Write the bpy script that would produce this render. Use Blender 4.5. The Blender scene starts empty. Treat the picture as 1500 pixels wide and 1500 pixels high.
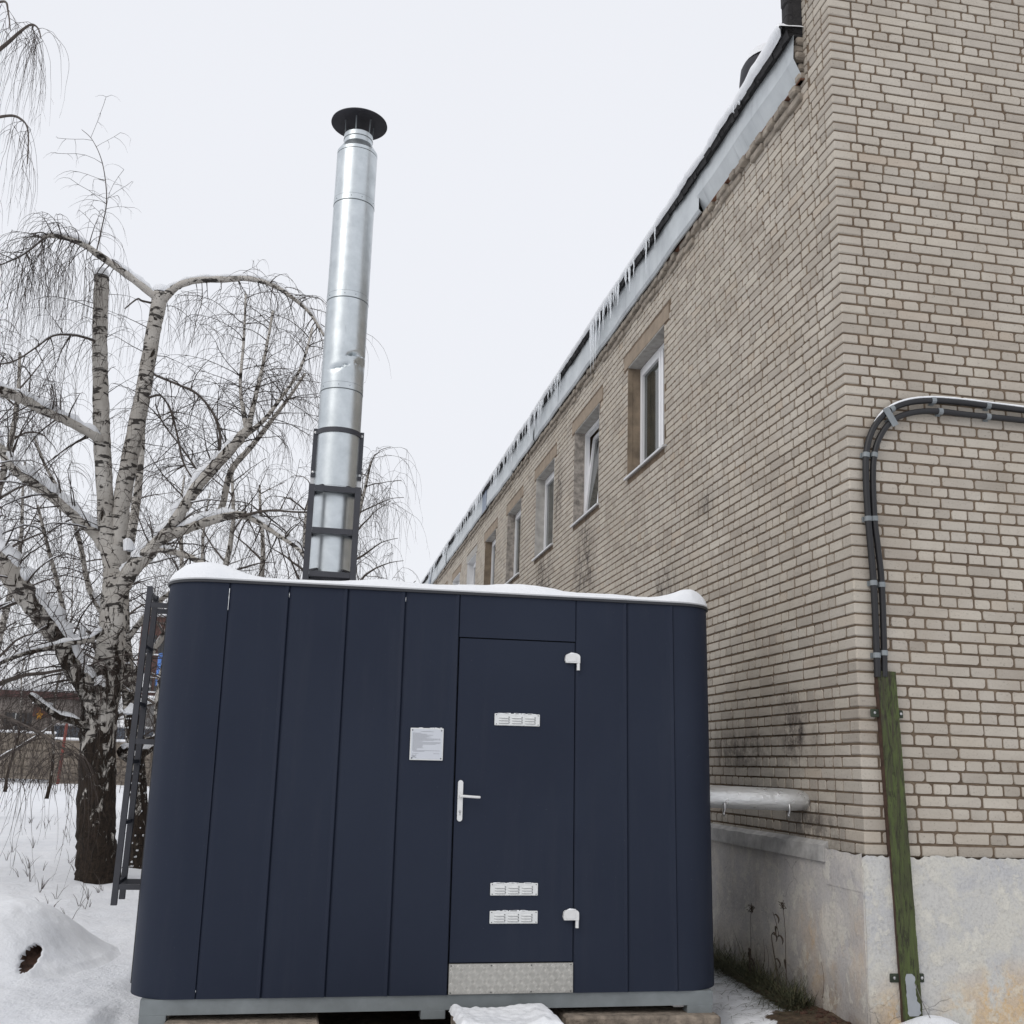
import bpy, math, random
import numpy as np
from mathutils import Vector, Matrix, noise as mnoise
from math import radians, sin, cos, pi

S = bpy.context.scene
COL = S.collection
RNG = random.Random(7)

# ------------------------------------------------------------------ camera
# world frame: X along the gable, Y along the side wall, Z up, eye at Z = 0
FPX = 1545.0
PITCH, YAW, ROLL = radians(13.6), radians(10.35), radians(1.95)
def cam_axes():
    cy, sy, cp, sp = cos(YAW), sin(YAW), cos(PITCH), sin(PITCH)
    f = np.array([sy*cp, cy*cp, sp]); r = np.array([cy, -sy, 0.0]); u = np.cross(r, f)
    cr, sr = cos(ROLL), sin(ROLL)
    return cr*r + sr*u, -(-sr*r + cr*u), f
RX, RYD, RF = cam_axes()
RM = np.array([RX, RYD, RF])
cam_d = bpy.data.cameras.new('camera'); cam = bpy.data.objects.new('camera', cam_d); COL.objects.link(cam)
cam_d.sensor_width = 36; cam_d.lens = 36*FPX/1500; cam_d.clip_start = 0.05; cam_d.clip_end = 2000
M = Matrix.Identity(4)
for i in range(3):
    M[i][0] = RX[i]; M[i][1] = -RYD[i]; M[i][2] = -RF[i]
cam.matrix_world = M
S.camera = cam

# ------------------------------------------------------------------ world, sun, exposure
SUN_EL, SUN_AZ = radians(42), radians(232)
w = bpy.data.worlds.new('World'); S.world = w; w.use_nodes = True
nt = w.node_tree; nt.nodes.clear()
out = nt.nodes.new('ShaderNodeOutputWorld'); bg = nt.nodes.new('ShaderNodeBackground')
sky = nt.nodes.new('ShaderNodeTexSky'); sky.sky_type = 'NISHITA'; sky.sun_disc = False
sky.sun_elevation = SUN_EL; sky.sun_rotation = SUN_AZ; sky.air_density = 1.5; sky.dust_density = 4.0
mix = nt.nodes.new('ShaderNodeMixRGB'); mix.inputs[0].default_value = 0.93
mix.inputs[2].default_value = (9.0, 9.15, 9.65, 1)
tc = nt.nodes.new('ShaderNodeTexCoord'); nz = nt.nodes.new('ShaderNodeTexNoise')
nz.inputs['Scale'].default_value = 1.3; nz.inputs['Detail'].default_value = 3
mr = nt.nodes.new('ShaderNodeMapRange'); mr.inputs[1].default_value = 0.3; mr.inputs[2].default_value = 0.7
mr.inputs[3].default_value = 0.985; mr.inputs[4].default_value = 1.015
mul = nt.nodes.new('ShaderNodeVectorMath'); mul.operation = 'SCALE'
nt.links.new(tc.outputs['Generated'], nz.inputs['Vector'])
nt.links.new(nz.outputs[0], mr.inputs[0])
nt.links.new(sky.outputs[0], mix.inputs[1]); nt.links.new(mix.outputs[0], mul.inputs[0])
nt.links.new(mr.outputs[0], mul.inputs['Scale'])
nt.links.new(mul.outputs[0], bg.inputs[0]); bg.inputs[1].default_value = 0.1
nt.links.new(bg.outputs[0], out.inputs[0])
sun_d = bpy.data.lights.new('sun', 'SUN'); sun_d.energy = 0.8; sun_d.angle = radians(40); sun_d.color = (1, .97, .93)
sun = bpy.data.objects.new('sun', sun_d); COL.objects.link(sun)
sdir = Vector((sin(SUN_AZ)*cos(SUN_EL), cos(SUN_AZ)*cos(SUN_EL), sin(SUN_EL)))
sun.rotation_euler = sdir.to_track_quat('Z', 'Y').to_euler()
S.view_settings.view_transform = 'Standard'; S.view_settings.look = 'None'
S.view_settings.exposure = 0.0; S.view_settings.gamma = 1.0; S.view_settings.use_curve_mapping = False

# ------------------------------------------------------------------ helpers
def pxY(x, y, Y):
    v = RM.T @ np.array([(x-750)/FPX, (y-750)/FPX, 1.0]); return Vector(v*(Y/v[1]))
def pxX(x, y, X):
    v = RM.T @ np.array([(x-750)/FPX, (y-750)/FPX, 1.0]); return Vector(v*(X/v[0]))
def proj(p):
    c = RM @ np.array(p, float)
    return 750+FPX*c[0]/c[2], 750+FPX*c[1]/c[2]

class MB:
    """collects geometry in world coordinates"""
    def __init__(s): s.v = []; s.f = []; s.m = []
    def add(s, vs, fs, mi=0):
        o = len(s.v); s.v += [tuple(v) for v in vs]; s.f += [tuple(i+o for i in f) for f in fs]; s.m += [mi]*len(fs)
    def box(s, x0, x1, y0, y1, z0, z1, mi=0):
        s.add([(x0,y0,z0),(x1,y0,z0),(x1,y1,z0),(x0,y1,z0),(x0,y0,z1),(x1,y0,z1),(x1,y1,z1),(x0,y1,z1)],
              [(0,3,2,1),(4,5,6,7),(0,1,5,4),(1,2,6,5),(2,3,7,6),(3,0,4,7)], mi)
    def bbox(s, x0, x1, y0, y1, z0, z1, b=.003, mi=0):
        """box with bevelled edges"""
        xs = (x0, x0+b, x1-b, x1); ys = (y0, y0+b, y1-b, y1); zs = (z0, z0+b, z1-b, z1)
        V = []; idx = {}
        def vid(i,j,k):
            if (i,j,k) not in idx: idx[(i,j,k)] = len(V); V.append((xs[i],ys[j],zs[k]))
            return idx[(i,j,k)]
        F = []
        # faces
        F.append([vid(0,1,1),vid(0,1,2),vid(0,2,2),vid(0,2,1)]); F.append([vid(3,1,1),vid(3,2,1),vid(3,2,2),vid(3,1,2)])
        F.append([vid(1,0,1),vid(2,0,1),vid(2,0,2),vid(1,0,2)]); F.append([vid(1,3,1),vid(1,3,2),vid(2,3,2),vid(2,3,1)])
        F.append([vid(1,1,0),vid(1,2,0),vid(2,2,0),vid(2,1,0)]); F.append([vid(1,1,3),vid(2,1,3),vid(2,2,3),vid(1,2,3)])
        for (a,A) in ((1,0),(2,3)):
            for (c,Cc) in ((1,0),(2,3)):
                F.append([vid(A,c,1),vid(a,Cc,1),vid(a,Cc,2),vid(A,c,2)])
                F.append([vid(A,1,c),vid(a,1,Cc),vid(a,2,Cc),vid(A,2,c)])
                F.append([vid(1,A,c),vid(1,a,Cc),vid(2,a,Cc),vid(2,A,c)])
                for (e,Ee) in ((1,0),(2,3)):
                    F.append([vid(A,c,e),vid(a,Cc,e),vid(a,c,Ee)])
        s.add(V, F, mi)
    def tube(s, pts, rad, n=6, mi=0, caps=True, jit=0, sq=None):
        pts = [Vector(p) for p in pts]; N = len(pts)
        if not hasattr(rad, '__len__'): rad = [rad]*N
        ref = Vector((0.13, 1, 0.21)).normalized()
        o = len(s.v); rings = []
        up = None
        for i, p in enumerate(pts):
            t = (pts[min(i+1, N-1)] - pts[max(i-1, 0)])
            if t.length < 1e-9: t = Vector((0,0,1))
            t.normalize()
            if up is None:
                a = t.cross(ref)
                if a.length < .1: a = t.cross(Vector((1,0,0)))
            else:
                a = up - t*up.dot(t)
                if a.length < 1e-6: a = t.cross(ref)
            a.normalize(); b = t.cross(a); up = a
            for k in range(n):
                th = 2*pi*k/n
                r = rad[i]*(1+ (RNG.uniform(-jit, jit) if jit else 0))
                s.v.append(tuple(p + a*(cos(th)*r) + b*(sin(th)*r)))
        for i in range(N-1):
            for k in range(n):
                k2 = (k+1) % n
                s.f.append((o+i*n+k, o+i*n+k2, o+(i+1)*n+k2, o+(i+1)*n+k)); s.m.append(mi)
        if caps and n > 2:
            s.f.append(tuple(o+k for k in reversed(range(n)))); s.m.append(mi)
            s.f.append(tuple(o+(N-1)*n+k for k in range(n))); s.m.append(mi)
    def bar(s, a, b, wx, wy, mi=0, up=(0,0,1)):
        """square bar from a to b; wx width, wy depth"""
        a, b = Vector(a), Vector(b); t = (b-a).normalized(); u = Vector(up)
        if abs(t.dot(u)) > .95: u = Vector((0,1,0))
        x = t.cross(u).normalized()*(wx/2); y = x.normalized().cross(t).normalized()*(wy/2)
        vs = [a-x-y, a+x-y, a+x+y, a-x+y, b-x-y, b+x-y, b+x+y, b-x+y]
        s.add(vs, [(0,3,2,1),(4,5,6,7),(0,1,5,4),(1,2,6,5),(2,3,7,6),(3,0,4,7)], mi)
    def prism(s, poly, d0, d1, axis='Y', mi=0):
        """extrude polygon (a,b) along axis"""
        def P(a, b, d):
            return {'Y': (a, d, b), 'X': (d, a, b), 'Z': (a, b, d)}[axis]
        n = len(poly)
        vs = [P(a,b,d0) for a,b in poly] + [P(a,b,d1) for a,b in poly]
        fs = [tuple(range(n)), tuple(reversed(range(n, 2*n)))]
        fs += [(i, i+n, (i+1)%n+n, (i+1)%n) for i in range(n)]
        s.add(vs, fs, mi)
    def lathe(s, prof, cx, cy, n=32, mi=0, cap0=False, cap1=False):
        o = len(s.v)
        for (r, z) in prof:
            for k in range(n):
                th = 2*pi*k/n; s.v.append((cx+r*cos(th), cy+r*sin(th), z))
        for i in range(len(prof)-1):
            for k in range(n):
                k2 = (k+1) % n
                s.f.append((o+i*n+k, o+i*n+k2, o+(i+1)*n+k2, o+(i+1)*n+k)); s.m.append(mi)
        if cap0: s.f.append(tuple(o+k for k in reversed(range(n)))); s.m.append(mi)
        if cap1: s.f.append(tuple(o+(len(prof)-1)*n+k for k in range(n))); s.m.append(mi)

def build(name, mb, mats, parent=None, smooth=False, kind=None, fixnormals=True, autosmooth=None):
    me = bpy.data.meshes.new(name)
    org = Vector((0,0,0))
    vs = mb.v
    if parent is None and kind != 'structure' and len(vs):
        A = np.array(vs); org = Vector((float(A[:,0].mean()), float(A[:,1].mean()), float(A[:,2].min())))
    elif parent is not None:
        q = parent
        while q is not None:
            if not q.get('_local'): org = org + Vector(q.location)
            q = q.parent
        if parent.get('_local') or (parent.parent is not None and parent.parent.get('_local')): org = Vector((0,0,0))
    A = np.array(vs, dtype=float).reshape(-1, 3) - np.array(org)
    me.from_pydata(A.tolist(), [], mb.f)
    if not isinstance(mats, (list, tuple)): mats = [mats]
    for m in mats: me.materials.append(m)
    if len(mats) > 1: me.polygons.foreach_set('material_index', mb.m)
    if smooth: me.polygons.foreach_set('use_smooth', [True]*len(me.polygons))
    if fixnormals and len(me.polygons) < 60000:
        import bmesh
        bm = bmesh.new(); bm.from_mesh(me); bmesh.ops.recalc_face_normals(bm, faces=bm.faces[:]); bm.to_mesh(me); bm.free()
    if smooth and autosmooth:
        me.set_sharp_from_angle(angle=radians(autosmooth))
    me.update()
    o = bpy.data.objects.new(name, me); COL.objects.link(o)
    if parent is not None: o.parent = parent
    else: o.location = org
    if kind: o['kind'] = kind
    return o
def tag(o, label=None, cat=None, group=None, kind=None):
    if label: o['label'] = label
    if cat: o['category'] = cat
    if group: o['group'] = group
    if kind: o['kind'] = kind
    return o
def empty(name, loc, label=None, cat=None, group=None, local=False, rot=None):
    o = bpy.data.objects.new(name, None); COL.objects.link(o); o.location = loc; o.empty_display_size = .1
    if local: o['_local'] = 1
    if rot: o.rotation_euler = rot
    return tag(o, label, cat, group)

# ------------------------------------------------------------------ materials
class NT:
    def __init__(s, name):
        s.mat = bpy.data.materials.new(name); s.mat.use_nodes = True
        s.t = s.mat.node_tree; s.b = s.t.nodes['Principled BSDF']
        s.geo = s.t.nodes.new('ShaderNodeNewGeometry')
    def n(s, typ, **k):
        d = s.t.nodes.new(typ)
        for a, v in k.items(): setattr(d, a, v)
        return d
    def l(s, a, b): s.t.links.new(a, b)
    def coord(s, scale=(1,1,1), obj=False):
        m = s.n('ShaderNodeMapping'); m.inputs['Scale'].default_value = scale
        if obj:
            tc = s.n('ShaderNodeTexCoord'); s.l(tc.outputs['Object'], m.inputs['Vector'])
        else: s.l(s.geo.outputs['Position'], m.inputs['Vector'])
        return m.outputs[0]
    def noise(s, scale, detail=4, rough=.55, vec=None, dist=0):
        d = s.n('ShaderNodeTexNoise'); d.inputs['Scale'].default_value = scale; d.inputs['Detail'].default_value = detail
        d.inputs['Roughness'].default_value = rough; d.inputs['Distortion'].default_value = dist
        s.l(vec if vec is not None else s.geo.outputs['Position'], d.inputs['Vector']); return d.outputs[0]
    def ramp(s, fac, stops, interp='LINEAR'):
        d = s.n('ShaderNodeValToRGB'); d.color_ramp.interpolation = interp
        cr = d.color_ramp
        while len(cr.elements) < len(stops): cr.elements.new(.5)
        for e, (p, c) in zip(cr.elements, stops):
            e.position = p; e.color = (c, c, c, 1) if not hasattr(c, '__len__') else (*c, 1)
        s.l(fac, d.inputs[0]); return d.outputs[0]
    def mixc(s, fac, a, b, typ='MIX'):
        d = s.n('ShaderNodeMixRGB', blend_type=typ)
        for i, v in ((0, fac), (1, a), (2, b)):
            if hasattr(v, 'is_output'): s.l(v, d.inputs[i])
            elif i == 0: d.inputs[0].default_value = v
            else: d.inputs[i].default_value = (*v, 1)
        return d.outputs[0]
    def math(s, op, a, b=None, clamp=False):
        d = s.n('ShaderNodeMath', operation=op); d.use_clamp = clamp
        for i, v in ((0, a), (1, b)):
            if v is None: continue
            if hasattr(v, 'is_output'): s.l(v, d.inputs[i])
            else: d.inputs[i].default_value = v
        return d.outputs[0]
    def xyz(s):
        d = s.n('ShaderNodeSeparateXYZ'); s.l(s.geo.outputs['Position'], d.inputs[0]); return d.outputs
    def bump(s, h, strength=.5, dist=.01):
        d = s.n('ShaderNodeBump'); d.inputs['Strength'].default_value = strength; d.inputs['Distance'].default_value = dist
        s.l(h, d.inputs['Height']); s.l(d.outputs[0], s.b.inputs['Normal'])
    def blob(s, c, r, soft=.5):
        """0..1 mask round a point, radii r (x,y,z) - a stain with its own shape"""
        d = s.n('ShaderNodeVectorMath', operation='SUBTRACT'); s.l(s.geo.outputs['Position'], d.inputs[0]); d.inputs[1].default_value = c
        e = s.n('ShaderNodeVectorMath', operation='DIVIDE'); s.l(d.outputs[0], e.inputs[0]); e.inputs[1].default_value = r
        g = s.n('ShaderNodeVectorMath', operation='LENGTH'); s.l(e.outputs[0], g.inputs[0])
        m = s.n('ShaderNodeMapRange'); m.inputs[1].default_value = 1.0; m.inputs[2].default_value = 1-soft if soft < 1 else 0
        s.l(g.outputs['Value'], m.inputs[0]); return m.outputs[0]
    def base(s, c):
        if hasattr(c, 'is_output'): s.l(c, s.b.inputs['Base Color'])
        else: s.b.inputs['Base Color'].default_value = (*c, 1)
    def set(s, rough=None, metal=None, spec=None):
        if rough is not None:
            if hasattr(rough, 'is_output'): s.l(rough, s.b.inputs['Roughness'])
            else: s.b.inputs['Roughness'].default_value = rough
        if metal is not None: s.b.inputs['Metallic'].default_value = metal
        if spec is not None: s.b.inputs['Specular IOR Level'].default_value = spec
        return s

def stains(t):
    """dirt and soot stains on the side wall, shared by brick and mortar"""
    n1 = t.ramp(t.noise(3.2, 6, .7, t.coord((1,1,.45))), [(.36,0),(.54,1)])
    n2 = t.ramp(t.noise(9, 6, .8), [(.38,0),(.56,1)])
    n = t.math('MULTIPLY', n1, n2)
    ms = None
    for c, r, k in (((3.58,13.9,2.7),(1,.75,1.1),1.0), ((3.58,16.6,2.7),(1,.9,1.2),1.0), ((3.58,15.6,4.2),(1,.35,.8),.9),
                    ((3.58,7.5,.35),(1,.45,.35),1.0), ((3.58,8.6,.2),(1,.9,.22),.8), ((3.58,10.5,1.9),(1,.5,.25),.9),
                    ((3.58,7.25,-.35),(1,.6,.25),.7), ((3.58,9.3,2.5),(1,.4,.2),.7), ((3.58,12.1,1.7),(1,.9,.5),.5)):
        b = t.math('MULTIPLY', t.blob(c, r, .75), k)
        ms = b if ms is None else t.math('MAXIMUM', ms, b)
    return t.math('MULTIPLY', n, ms, True)

def m_brick(name, attr):
    t = NT(name)
    if attr:
        a = t.n('ShaderNodeAttribute'); a.attribute_name = 'tint'; rnd = a.outputs['Fac']
    else:
        a = t.n('ShaderNodeObjectInfo'); rnd = a.outputs['Random']
    c = t.ramp(rnd, [(0,(.375,.339,.292)),(.15,(.430,.392,.340)),(.6,(.471,.431,.373)),(.95,(.501,.459,.394)),(1,(.455,.394,.325))])
    g = t.ramp(t.noise(2.1, 4, .6), [(.3,(.86,.835,.81)),(.7,(1.05,1.05,1.05))])
    c = t.mixc(1, c, g, 'MULTIPLY')
    sp = t.ramp(t.noise(70, 4, .7), [(.30,.55),(.42,1),(.7,1.04)])
    c = t.mixc(.8, c, sp, 'MULTIPLY')
    c = t.mixc(t.math('MULTIPLY', stains(t), .95), c, (.06,.05,.045))
    t.base(c); t.set(.92, spec=.25)
    h = t.math('ADD', t.noise(55, 5, .7), t.math('MULTIPLY', t.noise(14, 3), 1.5))
    t.bump(h, .55, .004)
    return t.mat
M_BRICK = m_brick('silicate brick', False); M_BRICKA = m_brick('silicate brick tinted', True)

def m_mortar():
    t = NT('mortar')
    c = t.ramp(t.noise(6, 6, .7), [(.3,(.105,.076,.054)),(.55,(.17,.127,.09)),(.75,(.245,.19,.137))])
    d = t.ramp(t.noise(4.5, 8, .8, t.coord((1.2,1,2.5))), [(.58,0),(.66,1)])
    c = t.mixc(t.math('MULTIPLY', d, .55), c, (.045,.038,.034))
    c = t.mixc(t.math('MULTIPLY', stains(t), .9), c, (.03,.026,.024))
    t.base(c); t.set(.95, spec=.2); t.bump(t.noise(60, 6, .75), .9, .006)
    return t.mat
M_MORTAR = m_mortar()

def m_plaster(side):
    t = NT('plinth plaster side' if side else 'plinth plaster gable')
    n = t.noise(2.6, 9, .72, dist=.5)
    if side:
        c = t.ramp(n, [(.3,(.44,.425,.435)),(.48,(.56,.53,.50)),(.68,(.66,.62,.55))])
        st = t.ramp(t.noise(2.2, 7, .7, t.coord((1,1,.5))), [(.46,0),(.64,1)])
        o = t.math('MULTIPLY', st, t.blob((3.58,7.0,-1.15),(1,.75,.55),.9))
        c = t.mixc(t.math('MULTIPLY', o, 1.0, True), c, (.52,.36,.20))
        # darker and browner towards the foot
        z = t.xyz()[2]; f = t.n('ShaderNodeMapRange'); t.l(z, f.inputs[0]); f.inputs[1].default_value = -1.15; f.inputs[2].default_value = -1.6
        d = t.math('MULTIPLY', f.outputs[0], t.ramp(t.noise(5, 6, .7), [(.3,.3),(.6,1)]))
        c = t.mixc(t.math('MULTIPLY', d, .8), c, (.13,.085,.06))
        dr = t.ramp(t.noise(5.5, 6, .7, t.coord((1,1,.12))), [(.5,0),(.72,1)])
        c = t.mixc(t.math('MULTIPLY', dr, .35), c, (.24,.20,.18))
    else:
        c = t.ramp(n, [(.28,(.40,.405,.43)),(.42,(.50,.495,.485)),(.52,(.565,.55,.50)),(.64,(.57,.55,.50)),(.80,(.60,.56,.46))])
        st = t.ramp(t.noise(3.2, 7, .7), [(.42,0),(.52,1)])
        o = t.math('MAXIMUM', t.blob((4.6,6.55,-1.42),(.65,1,.36),.6), t.blob((3.7,6.55,-1.5),(.2,1,.35),.8))
        c = t.mixc(t.math('MULTIPLY', st, t.math('MULTIPLY', o, .95)), c, (.60,.40,.18))
    lay = t.ramp(t.noise(3.2, 9, .64), [(.49,0),(.53,1)])
    lay2 = t.ramp(t.noise(7.1, 8, .66), [(.56,0),(.585,1)])
    c = t.mixc(t.math('MULTIPLY', lay, .45), c, (.48,.48,.485) if not side else (.44,.425,.42))
    c = t.mixc(t.math('MULTIPLY', lay2, .5), c, (.66,.635,.56))
    fl = t.ramp(t.noise(38, 6, .68), [(.36,0),(.40,1)])
    pm = t.ramp(t.noise(3.1, 5, .7), [(.42,.05),(.62,1)])
    c = t.mixc(t.math('MULTIPLY', t.math('MULTIPLY', t.math('SUBTRACT', 1, fl), pm), .30), c, (.27,.25,.23))
    c = t.mixc(.9, c, t.ramp(t.noise(60, 6, .8), [(.3,(.72,.71,.70)),(.5,(1,1,1)),(.7,(1.12,1.11,1.08))]), 'MULTIPLY')
    sp = t.ramp(t.noise(48, 3, .6), [(.60,0),(.70,1)])
    c = t.mixc(t.math('MULTIPLY', sp, .3), c, (.64,.61,.55))
    vor = t.n('ShaderNodeTexVoronoi', feature='DISTANCE_TO_EDGE'); vor.inputs['Scale'].default_value = 2.6
    wv = t.n('ShaderNodeVectorMath', operation='ADD'); t.l(t.geo.outputs['Position'], wv.inputs[0])
    nn = t.n('ShaderNodeTexNoise'); nn.inputs['Scale'].default_value = 5; nn.inputs['Detail'].default_value = 6; t.l(t.geo.outputs['Position'], nn.inputs['Vector'])
    sc = t.n('ShaderNodeVectorMath', operation='SCALE'); t.l(nn.outputs['Color'], sc.inputs[0]); sc.inputs['Scale'].default_value = .16
    t.l(sc.outputs[0], wv.inputs[1]); t.l(wv.outputs[0], vor.inputs['Vector'])
    cr = t.ramp(vor.outputs['Distance'], [(.0,1),(.006,0)])
    crm = t.math('MULTIPLY', cr, t.ramp(t.noise(1.6, 3), [(.52,0),(.64,.6)]))
    c = t.mixc(crm, c, (.08,.07,.065))
    t.base(c); t.set(.9, spec=.25)
    h = t.math('ADD', t.math('MULTIPLY', t.math('ADD', t.math('SUBTRACT', lay2, lay), fl), .35), t.math('ADD', t.noise(22, 4, .55), t.math('MULTIPLY', crm, -1.5)))
    t.bump(h, .55, .008)
    return t.mat
M_PL_S = m_plaster(True); M_PL_G = m_plaster(False)

def m_simple(name, col, rough=.6, metal=0, var=.15, nscale=8, bump=.15, bscale=40, spec=.5, dist=.004, coords=(1,1,1)):
    t = NT(name); v = t.coord(coords) if coords != (1,1,1) else None
    lo = tuple(c*(1-var) for c in col); hi = tuple(min(1, c*(1+var)) for c in col)
    t.base(t.ramp(t.noise(nscale, 5, .6, v), [(.3, lo), (.7, hi)])); t.set(rough, metal, spec)
    if bump: t.bump(t.noise(bscale, 5, .6, v), bump, dist)
    return t.mat

M_NAVY = NT('navy painted steel')
_c = M_NAVY.ramp(M_NAVY.noise(1.1, 4, .5), [(.3,(.0130,.0183,.0345)),(.7,(.0168,.0230,.0405))])
_c = M_NAVY.mixc(M_NAVY.math('MULTIPLY', M_NAVY.ramp(M_NAVY.noise(1, 6, .7, M_NAVY.coord((6,6,.55))), [(.52,0),(.75,1)]), .35), _c, (.030,.035,.050))
_c = M_NAVY.mixc(M_NAVY.math('MULTIPLY', M_NAVY.ramp(M_NAVY.noise(90, 2, .6), [(.72,0),(.76,1)]), .12), _c, (.3,.3,.32))
M_NAVY.base(_c); M_NAVY.set(.6, spec=.22); M_NAVY.bump(M_NAVY.noise(420, 2, .5), .08, .001); M_NAVY = M_NAVY.mat
M_TRIM = m_simple('dark roof trim', (.022,.023,.028), .5, 0, .1)
M_BASE = m_simple('grey primed steel', (.19,.21,.215), .55, 0, .15, 6, .15, 30)
M_WHITE = m_simple('white plastic', (.70,.70,.69), .4, 0, .05, 20, .05, 60)
M_WPAINT = m_simple('white powder coat', (.68,.69,.68), .45, 0, .06, 30, .05, 60)
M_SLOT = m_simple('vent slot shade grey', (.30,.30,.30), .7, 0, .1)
M_BLACK = m_simple('black inner body', (.008,.008,.010), .8, 0, .1, bump=0)
M_SCREW = m_simple('dark screw', (.05,.05,.05), .5, .5, .1, bump=0)
M_ALU = m_simple('tread aluminium', (.40,.39,.36), .5, .35, .10, 25, .1, 80)
M_FRAME = m_simple('graphite steel', (.035,.036,.044), .5, 0, .15, 10, .1, 40)
M_BOLT = m_simple('zinc bolt', (.5,.5,.5), .35, .9, .1, bump=0)
def m_galv():
    t = NT('galvanised sheet')
    c = t.ramp(t.noise(7, 5, .65), [(.3,(.50,.54,.56)),(.7,(.66,.70,.72))])
    sc = t.ramp(t.noise(26, 6, .7, t.coord((1,1,.15))), [(.66,0),(.72,1)])
    c = t.mixc(t.math('MULTIPLY', sc, .35), c, (.32,.34,.35))
    t.base(c); t.set(t.ramp(t.noise(12, 4), [(.3,.28),(.7,.40)]), .92)
    t.bump(t.noise(5, 3, .5), .25, .01); return t.mat
M_GALV = m_galv()
M_GALVD = m_simple('zinc seam line', (.20,.22,.23), .5, .6, .2)
M_CAP = m_simple('black chimney cowl', (.02,.02,.026), .6, .2, .3)
def m_snow():
    t = NT('snow')
    t.base(t.ramp(t.noise(3, 4, .6), [(.3,(.80,.815,.84)),(.7,(.86,.87,.885))])); t.set(.75, spec=.2)
    t.b.inputs['Subsurface Weight'].default_value = .0
    h = t.math('ADD', t.math('MULTIPLY', t.noise(9, 6, .65), 1.0), t.math('MULTIPLY', t.noise(60, 4, .7), .25))
    t.bump(h, .5, .03); return t.mat
M_SNOW = m_snow()
def m_ice():
    t = NT('icicle ice'); t.base((.88,.91,.94)); t.set(.2, spec=.6)
    t.b.inputs['Transmission Weight'].default_value = .18; t.b.inputs['IOR'].default_value = 1.31
    t.bump(t.noise(18, 3, .5, t.coord((1,1,3))), .4, .01); return t.mat
M_ICE = m_ice()
def m_ground():
    t = NT('snowy ground')
    x, y, z = t.xyz()
    sn = t.ramp(t.noise(2.4, 5, .6), [(.3,(.78,.795,.825)),(.7,(.85,.86,.88))])
    earth = t.ramp(t.noise(14, 7, .75), [(.3,(.035,.025,.018)),(.55,(.10,.07,.045)),(.8,(.20,.16,.11))])
    # bare strip under and in front of the boiler house, and along the wall foot
    a = t.blob((.95,8.1,-1.6),(2.05,1.75,3),.18)
    wall = t.n('ShaderNodeMapRange'); t.l(x, wall.inputs[0]); wall.inputs[1].default_value = 2.95; wall.inputs[2].default_value = 3.5
    mask = t.math('MAXIMUM', a, t.math('MULTIPLY', wall.outputs[0], t.blob((3.56,7.7,-1.6),(.36,2.6,2),.5)))
    gb = t.blob((3.30,6.95,-1.6),(.32,.5,2),.7)
    mask = t.math('MAXIMUM', mask, gb)
    mask = t.math('SUBTRACT', mask, t.math('MULTIPLY', t.blob((3.98,6.40,-1.45),(.34,.34,1),.5), 2.0))
    mask = t.math('ADD', mask, t.math('MULTIPLY', t.math('SUBTRACT', t.noise(8, 8, .8), .5), 1.1))
    mask = t.ramp(mask, [(.50,0),(.56,1)])
    # thin grass stubs poking through far snow
    g = t.ramp(t.noise(3.0, 9, .85, t.coord((1,.6,1))), [(.66,0),(.70,1)])
    c = t.mixc(t.math('MULTIPLY', g, .35), sn, (.30,.25,.18))
    t.base(t.mixc(mask, c, earth)); t.set(.85, spec=.2)
    h = t.math('ADD', t.noise(6, 7, .65), t.math('MULTIPLY', t.noise(40, 4, .7), .25))
    t.bump(h, .75, .05); return t.mat
M_GROUND = m_ground()
def m_bark(dark_top, name, white=1.0):
    t = NT(name)
    wv = t.coord((7,7,30))
    c = t.ramp(t.noise(2.0, 5, .6), [(.3,(.40*white,.37*white,.33*white)),(.6,(.56*white,.53*white,.485*white)),(.8,(.62*white,.60*white,.56*white))])
    marks = t.ramp(t.noise(1.0, 3, .6, t.coord((4.5,4.5,15)), .5), [(.555,0),(.60,1)])
    fine = t.ramp(t.noise(1.0, 3, .7, t.coord((11,11,85))), [(.62,0),(.67,1)])
    c = t.mixc(t.math('MULTIPLY', fine, .7), c, (.14,.11,.09))
    c = t.mixc(t.math('MULTIPLY', marks, .93), c, (.03,.026,.024))
    # rough dark fissured bark towards the butt of the tree
    z = t.xyz()[2]; mr = t.n('ShaderNodeMapRange'); t.l(z, mr.inputs[0])
    mr.inputs[1].default_value = dark_top+1.6; mr.inputs[2].default_value = dark_top-2.2; mr.inputs[3].default_value = -.02; mr.inputs[4].default_value = .50
    pn = t.ramp(t.noise(1.0, 7, .72, t.coord((8,8,3.6)), .9), [(.25,0),(.75,1)])
    mask = t.ramp(t.math('ADD', pn, mr.outputs[0]), [(.66,0),(.74,1)])
    db = t.ramp(t.noise(1.0, 7, .8, t.coord((26,26,7))), [(.35,(.012,.010,.009)),(.6,(.055,.040,.030)),(.8,(.12,.095,.07))])
    c = t.mixc(mask, c, db)
    t.base(c); t.set(.9, spec=.2)
    t.bump(t.math('ADD', t.math('MULTIPLY', mask, t.noise(1, 6, .8, t.coord((24,24,6)))), t.math('MULTIPLY', marks, .3)), 1.0, .05)
    return t.mat
M_BARK = m_bark(.75, 'birch bark', .92); M_BARKB = m_bark(1.0, 'birch bark far', .75)
M_TWIG = m_simple('birch twig', (.050,.038,.032), .8, 0, .35, 3, 0)
M_BRANCH = m_simple('grey brown branch bark', (.085,.07,.06), .85, 0, .35, 12, .3, 50)

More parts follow.
